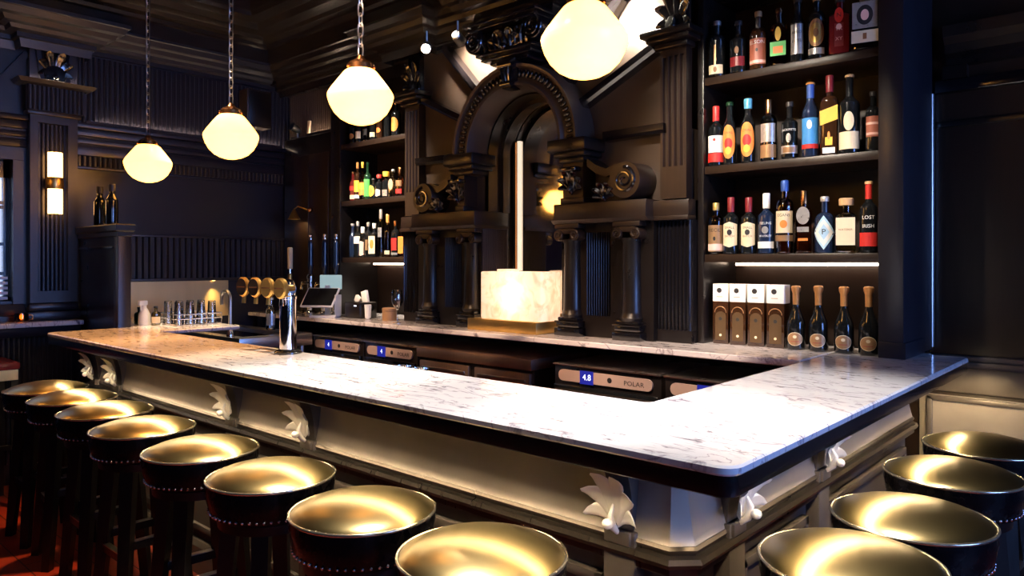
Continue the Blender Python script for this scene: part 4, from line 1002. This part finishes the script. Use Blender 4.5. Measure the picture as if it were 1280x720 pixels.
# ------------------------------------------------------------------ bar stools
def make_stool():
    t = thing('bar_stool', 'x', 'bar stool', (0, 0, 0), 'round bronze-topped bar stools')
    R = .203
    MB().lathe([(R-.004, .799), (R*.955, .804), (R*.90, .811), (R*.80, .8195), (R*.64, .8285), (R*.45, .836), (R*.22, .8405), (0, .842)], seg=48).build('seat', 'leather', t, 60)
    pts = [((R-.003)*cos(2*pi*k/48), (R-.003)*sin(2*pi*k/48), .800) for k in range(48)]
    MB().tube(pts, .0048, 8, closed=True).build('piping', 'piping', t, 60)
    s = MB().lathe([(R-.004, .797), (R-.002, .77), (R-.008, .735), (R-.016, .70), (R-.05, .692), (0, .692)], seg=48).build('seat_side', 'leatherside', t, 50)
    mb = MB()
    for k in range(56):
        a = 2*pi*k/56; mb.sphere(((R-.0125)*cos(a), (R-.0125)*sin(a), .710), .0052, 6)
    mb.build('nail_head', 'stud', s, 60)
    MB().lathe([(0, .66), (.165, .66), (.168, .69), (0, .695)], seg=32).build('seat_ring', 'stoolwood', t)
    for k in range(4):
        a = pi/4+k*pi/2; mb = MB(); p = [(.125, .68), (.19, 0)]
        for (r0, z0), (r1, z1) in ((p[0], p[1]),):
            d = Vector((cos(a), sin(a), 0)); q = Vector((-sin(a), cos(a), 0)); w0, w1 = .026, .019
            v = [mb.b.verts.new(d*r+q*e*w+d*f*w+Vector((0, 0, z))) for r, z, w in ((r0, z0, w0), (r1, z1, w1)) for e, f in ((-1, -1), (1, -1), (1, 1), (-1, 1))]
            for i in range(4): mb._f((v[i], v[(i+1) % 4], v[4+(i+1) % 4], v[4+i]))
            mb._f(v[:4][::-1]); mb._f(v[4:])
        mb.build('leg', 'stoolwood', t)
    for k, z in enumerate((.27, .36, .31, .36)):
        a0 = pi/4+k*pi/2; a1 = a0+pi/2; r = .125+(.065)*(.68-z)/.68
        A = Vector((r*cos(a0), r*sin(a0), z)); B = Vector((r*cos(a1), r*sin(a1), z)); d = (B-A).normalized(); n = Vector((-d.y, d.x, 0))
        mb = MB(); v = [mb.b.verts.new(P+n*e*.011+Vector((0, 0, f*.016))) for P in (A, B) for e, f in ((-1, -1), (1, -1), (1, 1), (-1, 1))]
        for i in range(4): mb._f((v[i], v[(i+1) % 4], v[4+(i+1) % 4], v[4+i]))
        mb._f(v[:4][::-1]); mb._f(v[4:])
        s = mb.build('stretcher', 'stoolwood', t)
        mb = MB(); A2, B2 = A+d*.03, B-d*.03
        v = [mb.b.verts.new(P+n*e*.0125+Vector((0, 0, f))) for P in (A2, B2) for e, f in ((-1, .0155), (1, .0155), (1, .019), (-1, .019))]
        for i in range(4): mb._f((v[i], v[(i+1) % 4], v[4+(i+1) % 4], v[4+i]))
        mb._f(v[:4][::-1]); mb._f(v[4:])
        mb.build('footrest_plate', 'steel', s)['label'] = 'steel footrest strip'
    return t
st = make_stool()
ORD = ('nearest the bar corner', 'second from the bar corner', 'third from the bar corner', 'fourth from the bar corner', 'fifth from the bar corner', 'sixth from the bar corner', 'seventh from the bar corner', 'eighth and last, at the far left end')
fx_ = [(-1.213, 1.245), (-1.679, 1.247), (-2.172, 1.250), (-2.668, 1.250), (-3.196, 1.250), (-3.687, 1.275), (-4.163, 1.284), (-4.589, 1.285)]
first = True
for i, (x, y) in enumerate(fx_):
    l = 'round bronze-topped bar stool along the long front, '+ORD[i]; rz = random.uniform(-.12, .12)
    if i == 0: st.location = (x, y, 0); st.rotation_euler = (0, 0, rz); st['label'] = l
    else: dup(st, (x, y, 0), rz, l)
ORD2 = ('nearest the bar corner', 'second from the bar corner', 'third from the bar corner', 'last, nearest the back wall')
for i, (x, y) in enumerate([(-.550, 1.785), (-.522, 2.205), (-.529, 2.75), (-.520, 3.24)]):
    dup(st, (x, y, 0), random.uniform(-.12, .12), 'round bronze-topped bar stool along the short right side, '+ORD2[i])

# low chair at the far left edge
ch = thing('dining_chair', 'low dark wooden chair with pale cushion edge at the far left wall', 'chair', (-5.42, 1.18, 0))
mb = MB(); mb.box(-5.60, -5.24, .95, 1.33, .84, .885, .012); mb.build('seat', 'darkred', ch)
MB().box(-5.585, -5.25, .965, 1.32, .775, .84, .004).build('apron', 'cream', ch)
for x in (-5.58, -5.27):
    for y in (.98, 1.30): MB().box(x-.018, x+.018, y-.018, y+.018, 0, .84).build('leg', 'stoolwood', ch)
MB().box(-5.28, -5.255, .98, 1.30, .35, .38).build('stretcher', 'stoolwood', ch); MB().box(-5.595, -5.57, .98, 1.30, .35, .38).build('stretcher', 'stoolwood', ch)

# ------------------------------------------------------------------ pendant globes
def pendant(x, y, z, label):
    p = thing('pendant_lamp', label, 'lamp', (x, y, ZC), 'opal globe pendants over the bar')
    R = .15
    mb = MB().lathe([(.045, .123), (.062, .118), (.075, .108), (.105, .070), (.135, .030), (.148, .008), (.150, -.002), (.147, -.018), (.138, -.045), (.120, -.077), (.092, -.105), (.060, -.122), (.028, -.131), (0, -.133)], (x, y, z), 40)
    mb.build('globe', 'globe', p, 22)
    mb = MB().lathe([(0, .185), (.012, .185), (.018, .175), (.024, .165), (.046, .155), (.060, .142), (.063, .118), (.058, .112), (.05, .112)], (x, y, z), 28)
    for k in range(3):
        a = k*2*pi/3+.5; mb.sphere((x+.068*cos(a), y+.068*sin(a), z+.126), .007, 8)
    mb.build('fitter', 'copper', p)
    mb = MB(); zt = z+.185; n = int((ZC-.03-zt)/.046); st_ = (ZC-.03-zt)/n
    for i in range(n):
        zc = zt+st_*(i+.5); ang = (pi/2)*(i % 2)+.4
        pts = []
        for k in range(12):
            a = 2*pi*k/12; u = .0125*cos(a); v = (st_*.5+.007-.0125)*(1 if sin(a) > 0 else -1)*(abs(sin(a)) > .01)+.0125*sin(a)
            pts.append((x+u*cos(ang), y+u*sin(ang), zc+v))
        mb.tube(pts, .0033, 5, closed=True)
    mb.build('chain', 'steel', p, 60)
    MB().lathe([(0, ZC-.045), (.02, ZC-.045), (.05, ZC-.02), (.055, ZC-.001)], (x, y, 0), 20).build('canopy', 'copper', p)
    lt = bpy.data.lights.new('bulb', 'POINT'); lt.energy = 2.4; lt.color = (1., .70, .34); lt.shadow_soft_size = .045
    lo = bpy.data.objects.new('bulb', lt); COL.objects.link(lo); lo.location = (x, y, z-.01)
    return p
for x, z, l in ((-1.488, 2.254, 'opal glass globe pendant nearest the right cabinet, largest in view'), (-2.752, 2.255, 'opal glass globe pendant left of the arch'), (-3.966, 2.213, 'opal glass globe pendant before the back left corner'), (-5.11, 2.165, 'opal glass globe pendant nearest the left wall, smallest in view')):
    pendant(x, 2.03, z, l)
pendant(-5.34, .61, 2.21, 'opal glass globe pendant over the seating, seen only in the niche mirror')

# ------------------------------------------------------------------ wall sconces, spots
s = thing('wall_sconce', 'brass wall sconce with two glowing glass tubes on the reeded pilaster', 'wall lamp', (XL+.04, 1.650, 2.05))
MB().box(XL+.035, XL+.055, 1.62, 1.68, 1.86, 2.22, .006).build('backplate', 'brass', s)
for z0, z1 in ((1.83, 2.00), (2.08, 2.25)):
    mb = MB(); 
    for k in range(5):
        a = -pi/2+pi*k/4; mb.lathe([(0, z0), (.012, z0), (.012, z1), (0, z1)], (XL+.095+.030*cos(a), 1.650+.034*sin(a), 0), 8)
    mb.build('glass_tube', 'sconceglass', s)
MB().lathe([(.0, 2.0), (.05, 2.0), (.054, 2.01), (.054, 2.07), (.05, 2.08), (0, 2.08)], (XL+.085, 1.650, 0), 20).build('band', 'brass', s)
MB().box(XL+.05, XL+.08, 1.635, 1.665, 2.02, 2.06).build('arm', 'brass', s)
def spot(x, y, z, tgt, e, label, col=(1., .86, .68), ang=60, vis=True, size=.03):
    d = (Vector(tgt)-Vector((x, y, z))).normalized(); q = d.to_track_quat('-Z', 'Y').to_matrix().to_4x4()
    T = Matrix.Translation((x, y, z))
    s = thing('spotlight', label, 'spotlight', (x, y, z+.08), 'small cornice spotlights')
    MB().lathe([(.025, .03), (.032, .02), (.034, -.05), (.028, -.052), (.028, -.040)], seg=18).xf(T @ q).build('housing', 'steel', s)
    MB().lathe([(0, -.043), (.028, -.043)], seg=18).xf(T @ q).build('lens', 'spotface', s)
    MB().tube([(x, y, z+.02), (x, y, z+.10)], .006, 8).build('stem', 'steel', s)
    l = bpy.data.lights.new('spot_beam', 'SPOT'); l.energy = e; l.color = col; l.spot_size = radians(ang); l.spot_blend = .7; l.shadow_soft_size = size
    o = bpy.data.objects.new('spot_beam', l); COL.objects.link(o); o.matrix_world = T @ q @ Matrix.Translation((0, 0, -.06))
spot(-3.51, 3.10, 2.865, (-1.6, .9, 1.2), 30, 'small bright spotlight under the cornice left of the arch', ang=70)
spot(-3.30, 3.17, 2.90, (-3.37, 3.42, 2.80), 110, 'small spotlight washing the panel beside the carved console', ang=95)
spot(-2.28, 3.10, 2.90, (-2.20, 3.42, 2.82), 110, 'small bright spotlight under the cornice, behind the nearest globe', ang=95)

# ------------------------------------------------------------------ objects on the counters
# chrome multi-tap tower on the bar
t = thing('beer_tower', 'chrome beer tap column with four brass badges standing on the bar', 'beer tap', (-2.985, 1.80, 1.08))
TX, TY = -2.985, 1.80
MB().lathe([(0, 1.0805), (.062, 1.0805), (.062, 1.088), (.048, 1.097), (.040, 1.10)], (TX, TY, 0), 28).build('base', 'blackgloss', t)
MB().lathe([(.0375, 1.098), (.0375, 1.325), (.040, 1.328), (.040, 1.338), (.034, 1.345), (.030, 1.40), (.022, 1.415), (0, 1.418)], (TX, TY, 0), 32).build('column', 'chrome', t)
MB().tube([(TX+.035, TY, 1.375), (TX-.33, TY, 1.375)], .021, 16).build('cross_tube', 'chrome', t)
for k in range(4):
    x = TX+.045-.112*k; ang = Matrix.Rotation(.10, 4, 'Z')
    T = Matrix.Translation((x, TY-.045, 1.378)) @ ang
    m = MB().lathe([(0, -.030), (.040, -.030), (.046, -.024), (.046, -.012), (.018, -.008), (.014, .05)], seg=28, ax='y').xf(T).build('badge_mount', 'brass', t, 40)
    f = MB().lathe([(0, -.0315), (.0395, -.0315), (.0395, -.029)], seg=28, ax='y').xf(T).build('badge', 'gold' if k < 2 else 'darksteel', m)
    MB().box(-.030, .030, -.0325, -.031, -.003, .003).xf(T).build('emblem', 'inkbrown', f, 0)
    MB().tube([(x, TY-.03, 1.365), (x-.005, TY-.055, 1.335), (x-.005, TY-.058, 1.30)], .010, 10).build('spout', 'brass' if k else 'chrome', t)
# tall chrome pumps on the back counter
for x, y, l in ((-5.20, 3.34, 'leftmost tall chrome tap pump on the back counter'), (-5.03, 3.36, 'middle tall chrome tap pump on the back counter'), (-4.89, 3.372, 'rightmost tall chrome tap pump on the back counter, beside the till')):
    p = thing('beer_pump', l, 'beer tap', (x, y, 1.08), 'tall chrome tap pumps')
    MB().lathe([(0, 1.0805), (.05, 1.0805), (.05, 1.095), (.03, 1.11), (.026, 1.36), (.032, 1.365), (.032, 1.385), (.022, 1.40)], (x, y, 0), 22).build('body', 'chrome', p)
    MB().tube([(x, y, 1.33), (x+.02, y-.09, 1.33), (x+.02, y-.10, 1.28)], .011, 10).build('spout', 'chrome', p)
    MB().lathe([(.013, 1.395), (.015, 1.43), (.024, 1.47), (.020, 1.50), (.020, 1.655), (.013, 1.665), (.012, 1.68)], (x, y, 0), 18).build('handle', 'g_blue', p)
    mb = MB(); mb.lathe([(.012, 1.675), (.020, 1.682), (.020, 1.690), (.012, 1.697)], (x, y, 0), 16); mb.sphere((x, y, 1.712), .017, 14); mb.build('finial', 'chrome', p)
x, y = -5.36, 3.25
p = thing('tap_handle', 'slim tap with cream upright handle at the far left of the back counter', 'beer tap', (x, y, 1.08))
MB().lathe([(0, 1.0805), (.035, 1.0805), (.03, 1.10), (.018, 1.12), (.018, 1.40), (0, 1.41)], (x, y, 0), 16).build('body', 'brass', p)
MB().tube([(x, y, 1.36), (x+.02, y-.07, 1.35), (x+.02, y-.075, 1.31)], .009, 8).build('spout', 'brass', p)
MB().box(x-.018, x+.018, y-.018, y+.018, 1.44, 1.62, .008).build('handle', 'cream', p); MB().tube([(x, y, 1.40), (x, y, 1.45)], .006, 8).build('stem', 'chrome', p)
# till
t = thing('till_terminal', 'point of sale tablet on a bent white stand on the back counter', 'till', (-4.93, 3.20, 1.08))
T = Matrix.Translation((-4.77, 3.185, 1.08)) @ Matrix.Rotation(.55, 4, 'Z')
mb = MB(); mb.prism([(-.10, .0005), (.10, .0005), (.115, .012), (.115, .17), (.104, .172), (.104, .02), (-.10, .012)], 'y', -.05, .05); mb.xf(T); mb.build('stand', 'white', t)
mb = MB(); mb.box(-.15, .11, -.10, .10, -.008, .008, .006); T2 = T @ Matrix.Translation((0, -.03, .15)) @ Matrix.Rotation(.75, 4, 'X'); mb.xf(T2); s = mb.build('tablet', 'white', t)
MB().box(-.138, .098, -.09, .09, .0078, .0095).xf(T2).build('screen', 'g_dark', s)
mb = MB(); mb.box(-.09, .09, -.006, .006, .19, .30, .006); mb.xf(T @ Matrix.Translation((.02, .07, .02))); s = mb.build('customer_display', 'tablet', t); 
MB().box(-.02, .02, .05, .08, .0, .24).xf(T).build('post', 'white', t)
# receipt box with papers
t = thing('receipt_box', 'black box holding napkins and straws on the back counter', 'box', (-4.52, 3.33, 1.08))
MB().box(-4.62, -4.43, 3.26, 3.42, 1.0805, 1.20, .012).build('body', 'black', t)
for x, a, h in ((-4.57, .5, .05), (-4.46, -.25, .09)):
    MB().box(-.03, .03, -.012, .012, 0, h, .002).xf(Matrix.Translation((x, 3.34, 1.195)) @ Matrix.Rotation(a, 4, 'Y')).build('napkin_stack', 'paper', t)
MB().box(-4.50, -4.47, 3.258, 3.262, 1.17, 1.178).build('indicator', 'digit', t)
solo(MB().lathe([(0, 1.0805), (.012, 1.0805), (.022, 1.09), (.026, 1.185), (.024, 1.185), (.02, 1.10), (0, 1.095)], (-4.385, 3.30, 0), 18), 'paper_cup', 'white', 'narrow white cup beside the black napkin box', 'cup', (-4.385, 3.30, 1.0805))
t = thing('wooden_canister', 'round light wood canister on the back counter between napkin box and wine glass', 'canister', (-4.16, 3.32, 1.0805))
MB().lathe([(0, 1.0805), (.050, 1.0805), (.051, 1.085), (.051, 1.145), (.049, 1.148), (0, 1.148)], (-4.16, 3.32, 0), 24).build('body', 'wood', t)
MB().lathe([(.052, 1.149), (.052, 1.166), (.049, 1.170), (0, 1.171)], (-4.16, 3.32, 0), 24).build('lid', 'wood', t)
t = thing('wine_glass', 'tall empty stemmed wine glass against the arched centrepiece', 'glass', (-3.925, 3.20, 1.0805))
mb = MB().lathe([(0, 1.0812), (.034, 1.0812), (.034, 1.084), (.006, 1.088), (.0045, 1.10), (.0045, 1.17), (.012, 1.178)], (-3.925, 3.20, 0), 24); mb.build('stem', 'glass', t)
MB().lathe([(.004, 1.176), (.022, 1.19), (.037, 1.22), (.040, 1.245), (.037, 1.28), (.031, 1.31), (.030, 1.31), (.036, 1.28), (.0385, 1.245)], (-3.925, 3.20, 0), 28).build('bowl', 'glass', t)
# glowing stone lamp
t = thing('stone_lamp', 'glowing block of pale alabaster on a brass tray in front of the arch', 'lamp', (-2.95, 3.34, 1.0805))
b = MB().box(-3.243, -2.685, 3.20, 3.42, 1.0805, 1.150, .003).build('base_tray', 'brass', t)
MB().box(-3.165, -2.680, 3.235, 3.42, 1.150, 1.44, .010, 3).build('stone_block', 'alabaster', t)
mb = MB().box(-3.07, -2.95, 3.28, 3.36, 1.4402, 1.455, .006); mb.build('stone_cap', 'alabaster', t)
lt = bpy.data.lights.new('stone_bulb', 'POINT'); lt.energy = 2.2; lt.color = (1., .74, .46); lt.shadow_soft_size = .05
lo = bpy.data.objects.new('stone_bulb', lt); COL.objects.link(lo); lo.location = (-2.90, 3.32, 1.29)
# sink-side items on the left leg of the bar
t = thing('spray_bottle', 'white spray bottle beside the partition at the left end of the bar', 'bottle', (-5.07, 1.99, 1.0805))
MB().lathe([(0, 1.0805), (.036, 1.0805), (.038, 1.09), (.036, 1.15), (.020, 1.185), (.014, 1.195), (.014, 1.21), (0, 1.21)], (-5.07, 1.99, 0), 20).build('body', 'white', t)
mb = MB(); mb.box(-.045, .02, -.011, .011, 1.21, 1.242, .006); mb.box(-.03, -.02, -.006, .006, 1.175, 1.215, .003); mb.xf(Matrix.Translation((-5.07, 1.99, 0)) @ Matrix.Rotation(1.9, 4, 'Z')); mb.build('trigger_head', 'white', t)
bottle(-5.14, .115, .032, 'squat', 'g_green', 'g_green', [], 'small green bottle behind the white spray bottle', 'bottles at the left end of the bar', 1.0805, y=1.985, rz=1.2)
bottle(-4.985, .125, .030, 'squat', 'g_straw', 'ink', [('rect', .12, .45, 1., 'cream')], 'small pale bottle with black cap right of the spray bottle', 'bottles at the left end of the bar', 1.0805, y=2.03, rz=1.2)
def tumbler(x, y, z, h, r, label, group, inv=False, m='glass'):
    o = MB(); p = [(0, .002), (r*.72, 0), (r*.76, .004), (r, h), (r-.002, h), (r*.74-.002, .010), (0, .010)]
    if inv: p = [(a, h-b) for a, b in p]
    o.lathe(p, (0, 0, 0), 20); q = o.build('glass', m, None); q.location = (x, y, z); tag(q, label, 'glass', group); return q
rack = thing('glass_rack', 'clear wire rack of upturned glasses in front of the steel splashback', 'rack', (-4.92, 2.22, 1.0805))
mb = MB()
for z in (1.088, 1.125, 1.155):
    mb.tube([(-5.10, 2.08, z), (-4.78, 2.08, z), (-4.78, 2.38, z), (-5.10, 2.38, z)], .0035, 6, closed=True)
mb.build('wire_ring', 'chrome', rack)
for x, y in ((-5.10, 2.08), (-4.78, 2.08), (-4.78, 2.38), (-5.10, 2.38), (-4.94, 2.08), (-4.78, 2.18), (-4.78, 2.28), (-4.94, 2.38), (-5.10, 2.23)): MB().tube([(x, y, 1.081), (x, y, 1.157)], .003, 6).build('post', 'chrome', rack)
k = 0
names = ('first', 'second', 'third', 'fourth', 'fifth', 'sixth', 'seventh', 'eighth')
for row, x in enumerate((-4.84, -5.00)):
    for q in range(4):
        tumbler(x, 2.115+.075*q, 1.0815, .155, .032, 'upturned clear glass in the wire rack, %s row, %s from the partition' % (('front', 'back')[row], names[q]), 'upturned glasses in the rack', True); k += 1
t = thing('candle_holder', 'small brass candle jar glowing on the wall ledge under the window', 'candle', (-5.68, 1.445, 1.1005))
MB().lathe([(0, 1.1005), (.036, 1.1005), (.040, 1.106), (.040, 1.155), (.037, 1.155), (.037, 1.108), (0, 1.105)], (-5.68, 1.445, 0), 20).build('jar', 'g_amber', t)
mb = MB(); mb.sphere((-5.68, 1.445, 1.132), .012, 10, 1.5); mb.build('flame', 'flame', t)
MB().tube([(-5.68, 1.485, 1.145), (-5.68, 1.51, 1.14), (-5.68, 1.51, 1.115), (-5.68, 1.485, 1.112)], .004, 6).build('handle', 'copper', t)
# bottle on the sink drainer, glasses below
bottle(-5.05, .245, .036, 'slim', 'g_clear', 'silverlabel', [('rect', .15, .5, 1., 'silverlabel')], 'clear bottle standing on the sink drainer beside the faucet', 'bottles at the sink', .9855, y=2.90, rz=1.)
for i in range(5): tumbler(-5.45+.105*i, 2.70, .2705, .13, .036, 'stored clear glass under the sink, %s from the wall' % names[i], 'glasses stored under the sink')
for i in range(6): tumbler(-4.18+.085*i, 2.02, .9155, .11, .034, 'clear glass on the steel shelf behind the bar, %s from the left' % names[i], 'glasses on the speed rail')
for i, (x, y) in enumerate(((-2.42, 2.0), (-2.315, 2.0))):
    o = MB().lathe([(0, 0), (.030, 0), (.042, .138), (.044, .140), (.040, .138), (.028, .006), (0, .006)], seg=22).build('cocktail_tin', 'chrome', None); o.location = (x, y, .9155)
    tag(o, ('steel cocktail tin', 'second steel cocktail tin, nearer the steel fridge')[i]+' just showing behind the marble edge', 'tin', 'cocktail tins')
# speaker and picture lamp in the back left corner
t = thing('wall_speaker', 'black box loudspeaker hung high on the left wall near the corner', 'speaker', (XL+.02, 3.11, 2.95))
MB().box(XL+.03, XL+.17, 3.02, 3.24, 2.62, 2.93, .008).build('cabinet', 'brown', t); MB().box(XL+.165, XL+.176, 3.035, 3.225, 2.635, 2.915, .004).build('grille', 'black', t); MB().box(XL, XL+.04, 3.09, 3.17, 2.74, 2.82).build('mount', 'black', t)
t = thing('cupboard_spotlight', 'small clamp spotlight with white tube on top of the corner cupboard', 'spotlight', (-5.55, 3.50, 2.561))
MB().lathe([(0, 2.561), (.05, 2.561), (.045, 2.575), (.01, 2.58), (.01, 2.62)], (-5.62, 3.48, 0), 16).build('base', 'steel', t)
MB().lathe([(.028, -.05), (.034, .05), (0, .05)], seg=16).xf(Matrix.Translation((-5.62, 3.47, 2.65)) @ Matrix.Rotation(1.2, 4, 'X')).build('head', 'steel', t)
MB().box(-.016, .016, -.01, .01, 0, .14, .004).xf(Matrix.Translation((-5.45, 3.48, 2.561)) @ Matrix.Rotation(.12, 4, 'Y')).build('tube', 'cream', t)
mb = MB(); mb.box(-5.64, -5.44, 3.46, 3.50, 2.5605, 2.568); mb.build('bar', 'steel', t)
t = thing('picture_lamp', 'small brass cone lamp on a short arm on the corner cupboard', 'wall lamp', (-5.36, 3.43, 1.93))
MB().lathe([(.052, 1.855), (.048, 1.862), (.012, 1.935), (0, 1.945)], (-5.43, 3.33, 0), 22).build('shade', 'brass', t)
MB().tube([(-5.43, 3.33, 1.94), (-5.42, 3.36, 1.965), (-5.33, 3.40, 1.935), (-5.31, 3.43, 1.93)], .006, 8).build('arm', 'brass', t)
mb = MB(); mb.sphere((-5.31, 3.405, 1.932), .024, 14); mb.build('knob', 'copper', t)
lt = bpy.data.lights.new('lamp_bulb', 'SPOT'); lt.energy = 2.5; lt.color = (1., .7, .32); lt.spot_size = radians(120); lt.shadow_soft_size = .02
lo = bpy.data.objects.new('lamp_bulb', lt); COL.objects.link(lo); lo.location = (-5.43, 3.33, 1.87); lo.rotation_euler = (.35, .3, 0)

# ------------------------------------------------------------------ light
def area(name, loc, rot, sx, sy, e, col):
    l = bpy.data.lights.new(name, 'AREA'); l.shape = 'RECTANGLE'; l.size = sx; l.size_y = sy; l.energy = e; l.color = col
    o = bpy.data.objects.new(name, l); COL.objects.link(o); o.location = loc; o.rotation_euler = rot; return o
for k, (a, b) in enumerate(RW):
    area('daylight', (XR+.3, (a+b)/2, 1.9), (0, pi/2, 0), 2.0, b-a, (40, 240)[k], (.20, .40, 1.))
def down(x, y, e, ang, col=(1., .93, .88), z=ZC-.02, tx=0, ty=0, blend=.8):
    l = bpy.data.lights.new('downlight_and_fill', 'SPOT'); l.energy = e; l.color = col; l.spot_size = radians(ang); l.spot_blend = blend; l.shadow_soft_size = .05
    o = bpy.data.objects.new('downlight_and_fill', l); COL.objects.link(o); o.location = (x, y, z)
    if 1.42 < y < 1.88: o.location.z = 3.285                 # set below the ceiling beam so it does not block the light
    o.rotation_euler = Vector((tx, ty, -1)).to_track_quat('-Z', 'Y').to_euler()
down(-1.85, 1.62, 400, 52, blend=.5); down(-.95, 2.2, 420, 42); down(-.86, 1.55, 230, 34, blend=.5); down(-.95, 3.0, 430, 36); down(-2.62, 1.66, 380, 42, (1., .82, .62), blend=.6)
down(-1.6, 3.0, 850, 34, ty=.06); down(-2.9, 2.95, 720, 34, ty=.06, col=(1., .84, .72)); down(-4.3, 2.9, 600, 40, (1., .76, .54), ty=.12)
down(-2.75, 1.25, 620, 28, (1., .66, .44), ty=.78); down(-4.1, 1.30, 560, 28, (1., .68, .46), ty=.78); down(-1.75, 1.2, 700, 24, (1., .74, .56), ty=.80)  # added fills aimed at the fridge fronts and ledge, not fixtures of the room
down(-4.92, 2.28, 560, 26, (1., .78, .50)); down(-3.65, 1.62, 400, 42, (1., .46, .155), blend=.7); down(-4.5, 1.62, 330, 38, (1., .44, .14), blend=.7)  # last two are added, standing in for the pendants' orange glow
down(-1.55, 1.55, 700, 38, (1., .86, .70), tx=0, ty=1.35); down(-4.2, 1.9, 1000, 34, (1., .86, .70), tx=-.1, ty=1.05)  # fills added to brighten the labels on the bottle shelves
# puck light over the splashback
t = thing('mounted_puck_light', 'small warm puck light glowing on the steel splashback near the faucet', 'lamp', (XL+.06, 2.80, 1.35))
MB().lathe([(0, 1.3482), (.012, 1.3482), (.012, 1.3496), (0, 1.3496)], (XL+.042, 2.80, 0), 14).build('lens', 'flame', t)
l = bpy.data.lights.new('puck_beam', 'SPOT'); l.energy = 45; l.color = (1., .66, .24); l.spot_size = radians(64); l.spot_blend = .5; l.shadow_soft_size = .02
o = bpy.data.objects.new('puck_beam', l); COL.objects.link(o); o.location = (XL+.085, 2.80, 1.345); o.rotation_euler = (0, .10, 0)
l = bpy.data.lights.new('led_end', 'SPOT'); l.energy = 14; l.color = (1., .76, .40); l.spot_size = radians(110); l.spot_blend = .4; l.shadow_soft_size = .03
o = bpy.data.objects.new('led_end', l); COL.objects.link(o); o.location = (-.69, 3.68, 1.0); o.rotation_euler = Vector((.05, .62, -1)).to_track_quat('-Z', 'Y').to_euler()
